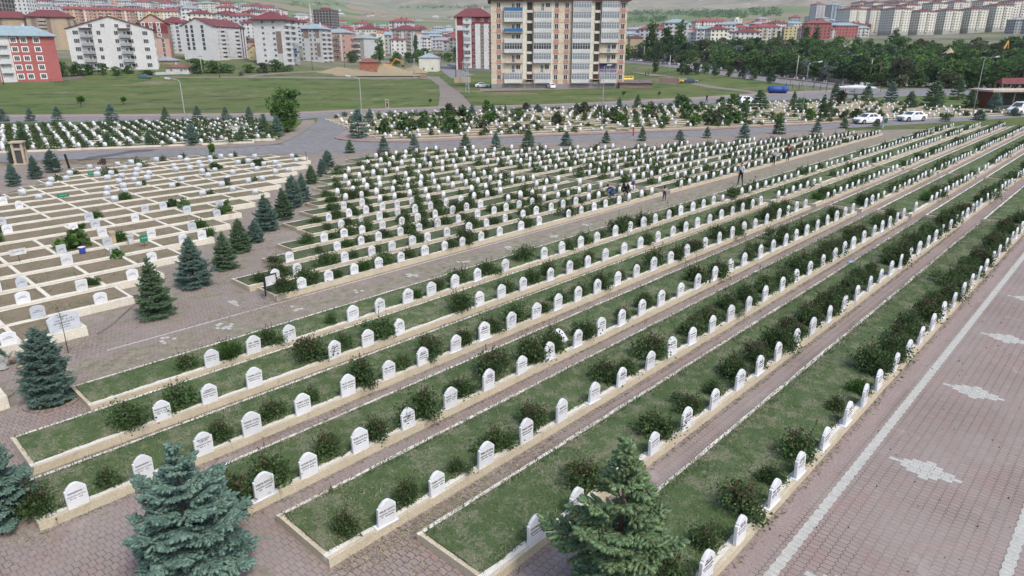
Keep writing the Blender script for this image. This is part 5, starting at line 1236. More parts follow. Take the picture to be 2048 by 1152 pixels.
# ================================================================== vehicles
M_TYRE=pmat('tyre',(.02,.02,.022),rough=.8); M_RIM=pmat('rim',(.45,.46,.47),rough=.35,metal=.7); M_LAMPG=glass('lamp_glass',(.55,.57,.6),.1); M_RED=pmat('red_lamp',(.35,.02,.02),rough=.3); M_BLACK=pmat('black_plastic',(.025,.025,.027),rough=.6)
def paint(n,c):
    m,t,b=new_mat(n); b.inputs['Base Color'].default_value=(*c,1); b.inputs['Roughness'].default_value=.3; b.inputs['Coat Weight'].default_value=.5; b.inputs['Coat Roughness'].default_value=.08; return m
CP={k:paint(k+'_paint',c) for k,c in dict(white=(.74,.75,.76),yellow=(.72,.50,.03),taxi=(.70,.44,.04),blue=(.05,.075,.12),teal=(.05,.13,.17),grey=(.12,.13,.14)).items()}
CARS={ # stations x: (low z, belt z, half width); cabin bottom x0,x1 roof x0,x1 roof z
 'sedan':dict(L=[(-2.2,.42,.62,.62),(-2.12,.24,.74,.74),(-1.7,.20,.82,.83),(-.95,.18,.92,.86),(0,.18,.96,.87),(1.0,.18,.97,.87),(1.75,.2,.99,.84),(2.15,.28,.96,.76),(2.22,.42,.80,.66)],cab=(-1.02,1.72,-.30,1.02,1.46),wx=(-1.35,1.30),wr=.31,pill=.42),
 'coupe':dict(L=[(-2.3,.40,.64,.66),(-2.22,.22,.76,.80),(-1.75,.18,.86,.88),(-.9,.16,.94,.91),(0,.16,.97,.92),(1.1,.16,.99,.92),(1.8,.18,1.02,.89),(2.25,.28,.98,.80),(2.32,.42,.84,.70)],cab=(-.98,1.95,-.18,1.05,1.43),wx=(-1.42,1.40),wr=.34,pill=.45),
 'hatch':dict(L=[(-1.9,.42,.66,.62),(-1.82,.24,.80,.74),(-1.4,.2,.88,.82),(-.8,.18,.95,.84),(0,.18,.99,.85),(1.0,.18,1.0,.85),(1.65,.22,1.0,.82),(1.88,.30,.98,.76)],cab=(-.98,1.86,-.3,1.45,1.50),wx=(-1.2,1.2),wr=.30,pill=.35),
 'van':dict(L=[(-2.55,.42,.80,.72),(-2.48,.25,.95,.86),(-2.0,.22,1.08,.94),(-1.3,.22,1.2,.97),(0,.22,1.24,.98),(1.5,.22,1.24,.98),(2.4,.24,1.24,.95),(2.52,.3,1.2,.9)],cab=(-1.62,2.5,-.72,2.42,1.98),wx=(-1.6,1.55),wr=.34,pill=-.25)}
_cm={}
def car(label,p,rz,col,style,cat='car',scale=1.0):
    k=(style,col)
    if k not in _cm:
        c=CARS[style]; b=MB(); rings=[]
        for x,zl,zb,hw in c['L']: rings.append([(x,-hw*.94,zl),(x,-hw,zl+.22),(x,-hw,zb-.14),(x,-hw*.90,zb),(x,0,zb+.03),(x,hw*.90,zb),(x,hw,zb-.14),(x,hw,zl+.22),(x,hw*.94,zl)])
        n=9; vs=[v for r in rings for v in r]; fs=[]
        for i in range(len(rings)-1):
            for j in range(n): fs.append((i*n+j,i*n+(j+1)%n,(i+1)*n+(j+1)%n,(i+1)*n+j))
        fs+=[tuple(range(n))[::-1],tuple(range((len(rings)-1)*n,len(rings)*n))]; b.add(vs,fs)
        x0,x1,r0,r1,zr=c['cab']; hw=c['L'][4][3]*.91; hr=hw*.80; zb=c['L'][4][2]-.03
        def roofring(z): pass
        b.add([(x0,-hw,zb),(x1,-hw,zb),(x1,hw,zb),(x0,hw,zb),(r0,-hr,zr-.05),(r1,-hr,zr-.05),(r1,hr,zr-.05),(r0,hr,zr-.05),(r0+.15,-hr*.85,zr),(r1-.15,-hr*.85,zr),(r1-.15,hr*.85,zr),(r0+.15,hr*.85,zr)],
              [(0,1,5,4),(1,2,6,5),(2,3,7,6),(3,0,4,7),(4,5,9,8),(5,6,10,9),(6,7,11,10),(7,4,8,11),(8,9,10,11)])
        g=MB(); e=.012
        def lp(a,b_,t): return tuple(a[i]+(b_[i]-a[i])*t for i in range(3))
        A,B_,C,D=(x0,-hw,zb),(x1,-hw,zb),(r1,-hr,zr-.05),(r0,-hr,zr-.05)
        def pane(a,b_,c_,d,off):
            g.add([tuple(q[i]+off[i] for i in range(3)) for q in (a,b_,c_,d)],[(0,1,2,3)])
        for sg in (-1,1):
            def fl(q): return (q[0],q[1]*-sg,q[2])
            def bi(s,t): return lp(lp(A,B_,s),lp(D,C,s),t)
            sp=[(.13,.49),(.53,.86)] if style!='van' else [(.07,.26),(.30,.55),(.60,.92)]
            for a,b_ in sp: pane(fl(bi(a,.12)),fl(bi(b_,.12)),fl(bi(b_-.0,.9)),fl(bi(a,.9)),(0,sg*e,.004))
        def quad(x_b,x_t,sx): 
            P=[(x_b,-hw,zb),(x_b,hw,zb),(x_t,hr,zr-.05),(x_t,-hr,zr-.05)]
            def bi(s,t): return lp(lp(P[0],P[1],s),lp(P[3],P[2],s),t)
            pane(bi(.07,.1),bi(.93,.1),bi(.92,.93),bi(.08,.93),(sx*e,0,e))
        quad(x0,r0,-1); quad(x1,r1,1)
        ty=MB(); 
        wh=MB(); wh.tube([(0,-.1,0),(0,.1,0)],c['wr'],16); rm=MB(); rm.tube([(0,-.112,0),(0,.112,0)],c['wr']*.62,10)
        arch=MB()
        for wx in c['wx']:
            for sy in (-1,1):
                h=c['L'][4][3]*(.985 if wx<0 else .99); arch.tube([(wx,sy*(h-.12),c['wr']+.02),(wx,sy*(h+.006),c['wr']+.02)],c['wr']*1.16,18)
        X,zl,zbb,hwf=c['L'][1]; gr=MB(); gr.box(X-.11,X-.02,-hwf*.55,hwf*.55,zl+.22,zl+.33); gr.box(X-.10,X-.01,-hwf*.7,hwf*.7,zl+.06,zl+.17)
        hl=MB(); hl.add([(X-.1,0,zl+.40),(X-.02,.26,zl+.42),(X+.02,.26,zl+.54),(X-.06,0,zl+.51)],[(0,1,2,3)]); hl2=MB(); hl2.box(X-.07,X+.22,-.16,.1,zl+.34,zl+.49)
        Xr,_,zr2,hwr=c['L'][-2]; tl=MB(); tl.box(Xr-.05,Xr+.09,-.14,.1,zr2-.3,zr2-.1)
        pl=MB(); pl.box(X-.125,X-.112,-.26,.26,zl+.19,zl+.3)
        mr=MB(); mr.box(-.08,.08,-.1,.1,0,.13); hd=MB(); hd.box(-.09,.09,-.012,.0,0,.03)
        _cm[k]=dict(body=b.mesh('body',CP[col]),glass=g.mesh('window_glass',M_PANE),wheel=wh.mesh('tyre',M_TYRE),rim=rm.mesh('rim',M_RIM),arch=arch.mesh('wheel_arch',M_BLACK),grille=gr.mesh('grille',M_BLACK),hl=hl2.mesh('headlight',M_LAMPG),tl=tl.mesh('tail_light',M_RED),mr=mr.mesh('mirror',CP[col]),hd=hd.mesh('door_handle',M_BLACK),pl=pl.mesh('number_plate',PW['white']))
    m=_cm[k]; c=CARS[style]; t=thing('van' if style=='van' else 'parked_car',label,cat,p,rz); t.scale=(scale,)*3
    hwf=c['L'][1][3]; hw=c['L'][4][3]
    put('body',m['body'],t); put('window_glass',m['glass'],t); put('wheel_arch',m['arch'],t); put('grille',m['grille'],t); put('number_plate',m['pl'],t)
    for wx in c['wx']:
        for sy in (-1,1): o=put('wheel',m['wheel'],t,(wx,sy*(hw-.10),c['wr'])); put('rim',m['rim'],o)
    for sy in (-1,1):
        put('headlight',m['hl'],t,(0,sy*(hwf-.12),0)); put('tail_light',m['tl'],t,(0,sy*(c['L'][-2][3]-.1),0)); put('mirror',m['mr'],t,(c['cab'][0]+.35,sy*(hw+.06),c['L'][4][2]-.02))
        for hx in (.1,1.0): put('door_handle',m['hd'],t,(hx,sy*hw+(-.002 if sy<0 else .014),c['L'][4][2]-.22))
    return t
car('white saloon car on the road, left one of the two by the graves',at(1733,247)-Vector((0,0,0))+Vector((0,0,.02)),ROT2,'white','sedan')
car('white sporty saloon car on the road, right one of the two by the graves',at(1822,242)+Vector((0,0,.02)),ROT2-.04,'white','coupe')
car('white van on the road cut by the right edge',at(2040,229)+Vector((0,0,.02)),ROT2+.12,'white','van','van',1.05)
car('white car on the back road half hidden behind a spruce',at(1492,207)+Vector((0,0,.03)),ROT2+math.pi,'white','hatch')
car('white saloon car on the grass left of the peach flats',at(965,175),math.pi+.05,'white','sedan')
car('white hatchback seen from behind before the peach flats',at(1102,177),R(-75),'white','hatch')
car('yellow taxi parked behind the peach flats',at(1357,166),R(150),'taxi','hatch')
car('dark blue saloon car beside the yellow taxi',at(1382,166),R(165),'blue','sedan')
car('teal saloon car parked before the white gabled block',at(290,157),math.pi,'teal','sedan')
car('bright yellow van parked behind the dark shed',at(1252,163.5),.1,'yellow','van','van',.95)
# ================================================================== people
SKIN=pmat('skin',(.42,.26,.19),rough=.6); CL={k:pmat(k+'_cloth',c,rough=.95,scale=12) for k,c in dict(paleblue=(.50,.54,.60),black=(.02,.02,.024),navy=(.03,.035,.07),white=(.68,.68,.68),maroon=(.13,.035,.03),purple=(.16,.07,.17),denim=(.045,.085,.19),pinkish=(.55,.40,.38),stripe=(.30,.34,.42),shoe=(.03,.028,.026),red=(.45,.03,.04),grey=(.20,.2,.21)).items()}
M_HAIR=pmat('dark_hair',(.025,.018,.014),rough=.7); M_GHAIR=pmat('brown_grey_hair',(.16,.10,.07),rough=.8)
def person(label,p,rz,h,top,legs,shoes='shoe',pose=None,hair=M_HAIR,scarf=None,skirt=None,long_hair=False,group='visitors walking between the graves',sleeve=True,holds=None):
    """one continuous skinned body facing -y; joints in metres for 1.75 m, scaled to h"""
    J=dict(pel=(0,0,.95),sp=(0,-.01,1.15),ch=(0,0,1.33),nk=(0,-.005,1.50),hd=(0,-.03,1.60),hd2=(0,-.03,1.69),
      sL=(-.17,0,1.42),sR=(.17,0,1.42),eL=(-.24,.02,1.15),eR=(.24,.02,1.15),wL=(-.24,-.06,.92),wR=(.24,-.06,.92),
      hL=(-.09,0,.90),hR=(.09,0,.90),kL=(-.10,-.02,.49),kR=(.10,-.02,.49),aL=(-.10,.02,.09),aR=(.10,.02,.09),tL=(-.11,-.15,.04),tR=(.11,-.15,.04))
    J.update(pose or {}); 
    rad=dict(pel=.145,sp=.135,ch=.15,nk=.058,hd=.092,hd2=.078,sL=.075,sR=.075,eL=.052,eR=.052,wL=.033,wR=.033,hL=.10,hR=.10,kL=.066,kR=.066,aL=.045,aR=.045,tL=.034,tR=.034)
    reg=dict(pel=2,sp=1,ch=1,nk=0,hd=0,hd2=0,sL=1,sR=1,eL=1 if sleeve else 0,eR=1 if sleeve else 0,wL=0,wR=0,hL=2,hR=2,kL=2,kR=2,aL=3,aR=3,tL=3,tR=3)
    E=[('pel','sp'),('sp','ch'),('ch','nk'),('nk','hd'),('hd','hd2'),('ch','sL'),('ch','sR'),('sL','eL'),('sR','eR'),('eL','wL'),('eR','wR'),('pel','hL'),('pel','hR'),('hL','kL'),('hR','kR'),('kL','aL'),('kR','aR'),('aL','tL'),('aR','tR')]
    for s in 'LR':                           # palms and five fingers
        e,w_=Vector(J['e'+s]),Vector(J['w'+s]); d=(w_-e).normalized(); q=w_+d*.07; J['q'+s]=tuple(q); rad['q'+s]=.028; reg['q'+s]=0; E.append(('w'+s,'q'+s))
        side=d.cross(Vector((1,0,0))).normalized()
        for i,(o,l) in enumerate(((-.03,.07),(-.01,.085),(.01,.08),(.03,.06))):
            J['f%s%d'%(s,i)]=tuple(q+side*o+d*l+Vector((0,-.012,0))); rad['f%s%d'%(s,i)]=.0095; reg['f%s%d'%(s,i)]=0; E.append(('q'+s,'f%s%d'%(s,i)))
        J['t%s5'%s]=tuple(w_+d*.045+side*-.05+Vector((0,-.02,0))); rad['t%s5'%s]=.011; reg['t%s5'%s]=0; E.append(('w'+s,'t%s5'%s))
    names=list(J); k=h/1.75; V=[tuple(c*k for c in J[n]) for n in names]
    me=bpy.data.meshes.new('person'); me.from_pydata(V,[(names.index(a),names.index(b)) for a,b in E],[])
    o=bpy.data.objects.new('person',me); COL.objects.link(o); m=o.modifiers.new('s','SKIN'); 
    for i,n in enumerate(names): me.skin_vertices[0].data[i].radius=(rad[n]*k,rad[n]*k)
    me.skin_vertices[0].data[0].use_root=True
    s=o.modifiers.new('d','SUBSURF'); s.levels=1; s.render_levels=1
    bpy.context.view_layer.update(); nm=bpy.data.meshes.new_from_object(o.evaluated_get(bpy.context.evaluated_depsgraph_get())); bpy.data.objects.remove(o)
    for mm_ in (SKIN,CL[top],CL[legs],CL[shoes]): nm.materials.append(mm_)
    # region of each face = the nearest bone
    segs=[(Vector(V[names.index(a)]),Vector(V[names.index(b)]),reg[a],reg[b]) for a,b in E]
    for f in nm.polygons:
        c=f.center; best=9;rg_=0
        for a,b,ra,rb in segs:
            ab=b-a; t=max(0,min(1,(c-a).dot(ab)/max(1e-9,ab.length_squared))); d=(c-(a+ab*t)).length
            if d<best: best=d; rg_=(ra if t<(.25 if (ra==1 and rb==0 and b.z>1.3*k) else .8) else rb)
        f.material_index=rg_
    nm.polygons.foreach_set('use_smooth',[True]*len(nm.polygons)); nm.name='person'
    ob=put('person',nm,None,p,rz); tag(ob,label,'person',group)
    hd=Vector(J['hd2'])*k
    if scarf: q=MB(); q.sphere((hd.x,hd.y+.02*k,hd.z-.02*k),.125*k,12,sz=(1,1.05,1.1)); q.sphere((hd.x,hd.y+.05*k,hd.z-.14*k),.12*k,10,sz=(1.1,.8,1)); put('headscarf',q.mesh('headscarf',CL[scarf],True),ob)
    else:
        q=MB(); q.sphere((hd.x,hd.y+.022*k,hd.z+.018*k),.096*k,12,sz=(1,1,.95))
        if long_hair: q.sphere((hd.x,hd.y+.09*k,hd.z-.16*k),.11*k,10,sz=(1,.55,1.9))
        put('hair',q.mesh('hair',hair,True),ob)
    f=MB()
    for sx in (-1,1): f.sphere((hd.x+sx*.03*k,hd.y-.085*k,hd.z-.035*k),.011*k,6)
    f.sphere((hd.x,hd.y-.1*k,hd.z-.06*k),.014*k,6); put('face_features',f.mesh('face_features',[M_HAIR]),ob)
    if skirt:
        pe=Vector(J['pel'])*k; q=MB(); q.tube([(pe.x,pe.y,pe.z+.12*k),(pe.x,pe.y,pe.z-.1*k),(pe.x,pe.y-.02,max(.04,pe.z-.75*k))],[.15*k,.2*k,.27*k],12,cap=False); put('coat_skirt',q.mesh('coat_skirt',CL[skirt],True),ob)
    return ob
walk=lambda s=1:dict(kL=(-.10,-.14*s,.50),aL=(-.11,-.20*s,.09),tL=(-.11,-.37*s,.06) if s>0 else (-.11,.03,.04),kR=(.10,.02,.50),aR=(.11,.26*s,.13),tR=(.11,.12*s,.04),eL=(-.25,.07,1.16),wL=(-.25,.06,.93),eR=(.25,-.02,1.15),wR=(.24,-.14,.95))
DL=R(-25)
person('man in pale blue jacket and dark trousers walking down the mossy path',at(1480,369),DL-.2,1.75,'paleblue','black',pose=walk(),hair=M_GHAIR)
person('boy in pale striped top and black shorts walking on the mossy path',at(1546,331),DL,1.42,'stripe','black',pose=walk(-1))
person('woman in dark red patterned coat walking on the mossy path, farthest of three',at(1574,323),DL+.1,1.66,'maroon','navy',pose=walk(),scarf='maroon',skirt=None)
person('small girl with long dark hair in pale top running along the mossy path',at(1328,402),R(160),1.12,'pinkish','navy',pose=walk(),long_hair=True)
person('person in grey jacket and dark trousers walking in the planted rows',at(857,337),R(60),1.7,'grey','navy',pose=walk())
person('person in dark clothes walking along the back road before the grass',at(1413,205),R(-60),1.72,'navy','black',pose=walk())
sit=dict(pel=(0,.05,.30),sp=(0,-.06,.50),ch=(0,-.20,.66),nk=(0,-.32,.78),hd=(0,-.42,.82),hd2=(0,-.50,.86),sL=(-.17,-.22,.72),sR=(.17,-.22,.72),eL=(-.22,-.40,.48),eR=(.22,-.40,.48),wL=(-.14,-.55,.30),wR=(.14,-.55,.30),hL=(-.09,.03,.28),hR=(.09,.03,.28),kL=(-.16,-.30,.36),kR=(.16,-.30,.36),aL=(-.13,.02,.08),aR=(.13,.02,.08),tL=(-.14,-.14,.04),tR=(.14,-.14,.04))
gp='mourners crouching at a grave'
person('mourner in blue clothes crouching at a grave beside the mossy path, leftmost of three',W(40.2,27.6,.25),R(-70),1.7,'denim','denim',pose=sit,group=gp)
person('mourner in black clothes crouching at a grave beside the mossy path, middle one',W(41.3,27.2,.25),R(-40),1.7,'black','black',pose=sit,scarf='black',group=gp)
person('mourner with purple headscarf and white top bending over a grave, rightmost of three',W(42.1,27.6,.26),R(40),1.68,'white','black',pose={**sit,'pel':(0,.1,.5),'sp':(0,-.02,.68),'ch':(0,-.2,.80),'nk':(0,-.34,.86),'hd':(0,-.42,.86),'hd2':(0,-.5,.88),'kL':(-.14,-.2,.40),'kR':(.14,-.2,.40),'hL':(-.09,.08,.48),'hR':(.09,.08,.48)},scarf='purple',group=gp)
for x,y,lb in ((1291,153,'person in dark clothes on the lane behind the flats, left of two'),(1296,152.5,'person in black on the lane behind the flats, right of two')): person(lb,at(x,y),R(20),1.7,'black','black',pose=walk(),group='two people on the lane behind the flats')
# ================================================================== lamps, poles, wires
M_GALV=pmat('galvanised_steel',(.42,.44,.45),(.36,.38,.39),rough=.5,metal=.3,scale=2); M_POLE=pmat('concrete_pole',(.36,.34,.30),scale=1); M_WOOD=pmat('wooden_pole',(.13,.09,.06),scale=2); M_HEAD=pmat('lamp_cover',(.62,.63,.63),rough=.4)
def lamp(label,x,y,ty,dx):
    p=at(x,y); h=height_to(p,ty); t=thing('street_lamp',label,'street lamp',p,0,'tall street lamps along the roads')
    m=MB(); m.tube([(0,0,0),(0,0,h*.55),(0,0,h-.25),(dx*.18,-.02,h)],[.065,.05,.036,.032],8); m.build('pole',M_GALV,t,True)
    m=MB(); m.tube([(dx*.18,-.02,h),(dx*.7,-.1,h+.14),(dx*1.0,-.14,h+.18)],[.03,.026,.022],6); m.build('arm',M_GALV,t,True)
    m=MB(); m.box(-.30,.30,-.11,.11,-.05,.07); o=m.build('lamp_head',M_HEAD,t); o.location=(dx*1.0+(.26 if dx>0 else -.26),-.17,h+.20); o.rotation_euler.y=-.12*dx
    m=MB(); m.box(-.3,.2,-.1,.1,-.09,-.072); m.build('lamp_glass',M_LAMPG,o)
    m=MB(); m.box(-.16,.16,-.16,.16,0,.12); m.build('base_plate',M_GALV,t); return t
lamp('tall street lamp in front of the far left graves',378,284,160,-1); lamp('tall street lamp at the junction corner beside a large spruce',727,277,155,-1); lamp('tall street lamp before the peach flats',1203,262,133,.4); lamp('tall street lamp with long arm left of the white cars',1602,245,126,1.3); lamp('tall street lamp with long arm before the brown kiosk',1945,231,116,1.6)
PO=[(8,170,116,'w'),(206,151,128,'w'),(405,149,110,'c'),(440,156,120,'w'),(912,158,115,'w'),(1170,174,127,'w'),(1287,123,92,'c'),(1344,128,95,'c'),(1338,152,110,'g'),(1407,131,98,'c'),(1488,127,84,'w'),(1591,161,111,'c'),(1737,168,118,'c'),(1755,173,122,'w'),(1771,112,80,'c'),(1897,106,86,'c'),(690,139,105,'w'),(625,140,107,'w')]
poles=[]
for x,y,ty,k in PO:
    p=at(x,y); h=height_to(p,ty); r=max(.09,.16 if k=='c' else .12); t=thing('utility_pole','x','utility pole',p); m=MB(); m.tube([(0,0,-.3),(0,0,h)],[r*1.3,r*.8],7); m.build('pole',{'w':M_WOOD,'c':M_POLE,'g':M_GALV}[k],t,True)
    m=MB(); m.box(-.9,.9,-.06,.06,h-.55,h-.42); m.build('crossarm',M_WOOD,t); poles.append((t,p)); t['h']=h
ranked(poles,'utility pole','among the poles before town and wood','utility poles')
def lattice(label,x,y,ty):
    p=at(x,y); h=height_to(p,ty); t=thing('lattice_pole',label,'utility pole',p); m=MB()
    for sx in (-1,1):
        for sy in (-1,1): m.tube([(sx*.45,sy*.45,-.2),(sx*.16,sy*.16,h)],.05,4)
    n=int(h/.8)
    for i in range(n):
        z0,z1=h*i/n,h*(i+1)/n; a,b=.45-.29*i/n,.45-.29*(i+1)/n; s=1 if i%2 else -1
        m.tube([(-s*a,-a,z0),(s*b,-b,z1)],.03,3); m.tube([(-s*a,a,z0),(s*b,b,z1)],.03,3); m.tube([(-a,-s*a,z0),(-b,s*b,z1)],.03,3); m.tube([(a,-s*a,z0),(b,s*b,z1)],.03,3)
    m.build('lattice',M_GALV,t); m=MB(); m.box(-1.1,1.1,-.06,.06,h-.5,h-.4); m.build('crossarm',M_GALV,t)
lattice('grey lattice power pole by the dirt track, left of the peach flats',935,186,118); lattice('grey lattice power pole beside the sand heaps',830,156,116); lattice('thin grey lattice power pole behind the other by the dirt track',927,166,122)
def wire(label,pts,sag=.8):
    m=MB()
    for a,b in zip(pts,pts[1:]):
        for off in (-.7,.7):
            P=[a.lerp(b,i/10)+Vector((off,0,-sag*4*(i/10)*(1-i/10))) for i in range(11)]; m.tube(P,.022,3)
    tag(m.build('power_line',M_BLACK),label,'power line')
top=lambda i:poles[i][1]+Vector((0,0,poles[i][0]['h']-.4))
wire('pair of thin power lines before the wood',[top(8),top(7),top(9),top(10)]); wire('pair of thin power lines crossing the wood to the concrete pole',[top(10),top(11),top(12)])
# ================================================================== odd structures
M_STONE=pmat('cream_stone',(.50,.43,.32),(.40,.34,.25),scale=2,fine=14,bmp=.3); M_DSTONE=pmat('dark_stone',(.07,.07,.072),rough=.4)
def pillar(label,x,y,ty,rz):
    p=at(x,y); h=height_to(p,ty); w_=h*.17; t=thing('stone_pillar',label,'stone pillar',p,rz); m=MB(); m.box(-w_*1.5,w_*1.5,-w_*1.5,w_*1.5,-.02,h*.05); m.build('plinth',M_STONE,t)
    for sx in (-1,1):
        for sy in (-1,1): m=MB(); m.box(sx*w_-w_*.25,sx*w_+w_*.25,sy*w_-w_*.25,sy*w_+w_*.25,h*.052,h*.90); m.build('post',M_STONE,t)
    m=MB(); m.box(-w_*.9,w_*.9,-w_*.9,w_*.9,h*.06,h*.60); m.build('dark_panel',M_DSTONE,t); m=MB(); m.box(-w_*1.15,w_*1.15,-w_*1.15,w_*1.15,h*.605,h*.70); m.build('band',M_STONE,t)
    m=MB(); m.box(-w_*.55,w_*.55,-w_*1.02,w_*1.02,h*.72,h*.86); m.build('opening',M_DSTONE,t)
    m=MB(); m.box(-w_*1.1,w_*1.1,-w_*1.0,w_*1.0,h*.865,h*.905); m.prism([(-w_*1.55,-w_*1.55),(w_*1.55,-w_*1.55),(w_*1.55,w_*1.55),(-w_*1.55,w_*1.55)],h*.91,h*.97); m.build('cap',M_STONE,t)
pillar('cream stone pillar with dark panels beside the road at the left edge',44,328,281,ROT2); pillar('cream stone pillar on the field edge behind the middle graves',774,215,199,ROT2)
def post(label,name,x,y,ty,r,mat,tilt=(0,0),cat='post'):
    p=at(x,y); h=height_to(p,ty); m=MB(); m.box(-r,r,-r*.5,r*.5,-.02,h); o=m.build(name,mat); o.location=p; o.rotation_euler=(tilt[0],tilt[1],.3); return tag(o,label,cat)
post('black post at the corner of the lane by the road','lane_post',139,337,308,.09,M_BLACK,(.06,-.09)); post('thin dark stake at the far right end of the brown plots','wooden_stake',614,327,303,.03,M_WOOD,(0,-.02),'stake')
t=thing('waste_post','leaning grey post with green bin at the roadside by the white cars','bin post',at(1764,257)); m=MB(); m.tube([(0,0,0),(.1,.1,1.7)],[.17,.14],8); m.build('post',PW['grey'],t); m=MB(); m.prism([(.15,-.22),(.5,-.22),(.5,.12),(.15,.12)],.75,1.35); m.build('bin',pmat('green_plastic',(.03,.13,.08)),t)
t=thing('notice_board','white board in black frame at the corner of planted beds','notice board',W(u_at(543,26.35,.3),26.35,.2),ROT+.15); m=MB()
for sx in (-1,1): m.box(sx*.30-.025,sx*.30+.025,-.02,.02,0,.85)
m.build('frame',M_BLACK,t); m=MB(); m.box(-.30,.30,-.03,.03,.36,.88); m.build('board_edge',M_BLACK,t); m=MB(); m.box(-.25,.25,-.045,-.031,.41,.83); m.build('board',PW['white'],t)
t=thing('red_flag','small red flag on a thin pole beside the road','flag',at(1264,278)); m=MB(); m.tube([(0,0,0),(0,0,1.5)],.02,5); m.build('pole',M_GALV,t); m=MB()
for i in range(3): m.add([(.02,.01*i,1.45-.35*i),(.20,.05-.04*i,1.40-.35*i),(.19,-.03*i,1.05-.35*i),(.02,.01,1.10-.35*i)],[(0,1,2,3)])
o=m.build('cloth',CL['red'],t); md=o.modifiers.new('s','SOLIDIFY'); md.thickness=.01
# heaps
def heap(name,label,x,y,wd,hh,mat,cat,seed,dp=.5):
    p=at(x,y); g=np.random.default_rng(seed); r=wd*.5*depth(p)/F_PX; n=26; m=MB(); ph=g.uniform(0,6,8); vs=[]; fs=[]
    for i in range(n):
        for j in range(n):
            a,b=2*i/(n-1)-1,2*j/(n-1)-1; q=max(0,1-(a*a+b*b)**.5); z=hh*(q**.9)*(1+.3*math.sin(5*a+ph[0])*math.cos(4*b+ph[1]))+.12*hh*q*math.sin(11*a+ph[2])*math.sin(9*b+ph[3])+g.normal(0,.015)*hh*(q>0)
            vs.append((a*r,b*r*dp,z-.04))
    for i in range(n-1):
        for j in range(n-1): fs.append((i*n+j,i*n+j+1,(i+1)*n+j+1,(i+1)*n+j)[::-1])
    m.add(vs,fs); o=m.build(name,mat,None,True); o.location=p; return tag(o,label,cat,'heaps on the building site')
M_SAND=pmat('sand',(.34,.275,.175),(.27,.22,.14),scale=.4,fine=4,bmp=.4); M_EARTH=pmat('dug_earth',(.22,.15,.11),(.17,.12,.09),scale=.6,fine=4,bmp=.4)
for a in [('sand_heap','long low sand heap at the left of the building site',690,147,150,2.6,1),('sand_heap','tall sand heap before the orange excavator',770,147,110,4.2,2),('sand_heap','round sand heap right of the orange excavator',828,146,58,3.2,3),('sand_heap','low sand heap beside the cream house',858,141,50,2.0,4),('sand_heap','flat sand spread at the front of the building site',740,150,230,1.2,5)]: heap(a[0],a[1],a[2],a[3],a[4],a[5],M_SAND,'sand heap',a[6])
heap('earth_heap','small dark earth heap beside the dirt track',846,157,26,1.3,M_EARTH,'earth heap',8)
heap('earth_heap','flat spread of pale earth before the peach flats',1020,186,110,.25,M_EARTH,'earth heap',9,.3)
# rubble at the left edge
p0=at(24,728); 
for i in range(26):
    g=random.Random(60+i); m=MB(); m.sphere((0,0,0),.17,7,sz=(g.uniform(.7,1.3),g.uniform(.6,1.1),g.uniform(.45,.8)))
    m.v=[(x+g.uniform(-.03,.03),y+g.uniform(-.03,.03),z+g.uniform(-.02,.02)) for x,y,z in m.v]; a,r=g.uniform(0,6.28),g.uniform(0,.75)**.8; o=m.build('rubble_stone',PW['concrete'] if i%3 else PW['tan']); o.location=p0+Vector((r*math.cos(a)*.8,r*math.sin(a),.08+(.22*(1-r) if i%2 else 0))); o.rotation_euler=(g.uniform(0,3),g.uniform(0,3),g.uniform(0,3)); tag(o,'rough grey broken stone in the rubble heap at the left edge','stone','stones of the rubble heap')
bed(u_at(-120,23.2),u_at(17,23.2),23.2,25.2,'pale walled plot cut by the left edge beside the rubble','brown earth plots on the left',LM,hk=.4,ledge=0,soil=1,name='grave_row_wall',kw=.26)
# machines
M_ORG=pmat('orange_paint',(.62,.26,.03),rough=.5); M_YEL=pmat('machine_yellow',(.62,.33,.10),rough=.5)
def excavator(label,p,rz,mat,arm,sc=1.0):
    t=thing('excavator',label,'excavator',p,rz); t.scale=(sc,)*3; m=MB()
    for sy in (-1,1): m.box(-2,2,sy*1.2-.3,sy*1.2+.3,0,.9)
    m.build('tracks',M_TYRE,t); m=MB(); m.prism([(-1.9,-1.3),(1.6,-1.3),(1.6,1.3),(-1.9,1.3)],.95,2.0); m.build('body',mat,t); m=MB(); m.prism([(.2,-1.3),(1.6,-1.3),(1.6,-.2),(.2,-.2)],2.003,3.2); m.build('cab',mat,t); m=MB(); m.box(.4,1.4,-1.33,-1.31,2.2,3.0); m.box(1.61,1.63,-1.2,-.3,2.2,3.0); m.build('cab_glass',M_PANE,t)
    m=MB(); m.tube(arm[0],[.32,.42,.3],6); m.build('boom',mat,t); m=MB(); m.tube(arm[1],[.3,.2],6); m.build('dipper',mat,t); e=arm[1][-1]; m=MB(); m.prism([(e[0]-.6,-.6),(e[0]+.5,-.6),(e[0]+.5,.6),(e[0]-.6,.6)],e[2]-.9,e[2]); m.build('bucket',M_TYRE,t)
excavator('orange excavator with bent boom behind the sand heaps',at(778,136),.1,M_ORG,([(1.2,0,1.8),(3.6,0,4.6),(6.2,0,3.8)],[(6.2,0,3.9),(7.6,0,1.4)]),.95)
excavator('yellow excavator with raised boom among the trees at the right',at(1992,124),.3,M_YEL,([(1.2,0,1.8),(2.6,0,5.0),(4.2,0,8.2)],[(4.2,0,8.2),(4.9,0,5.2)]),1.0)
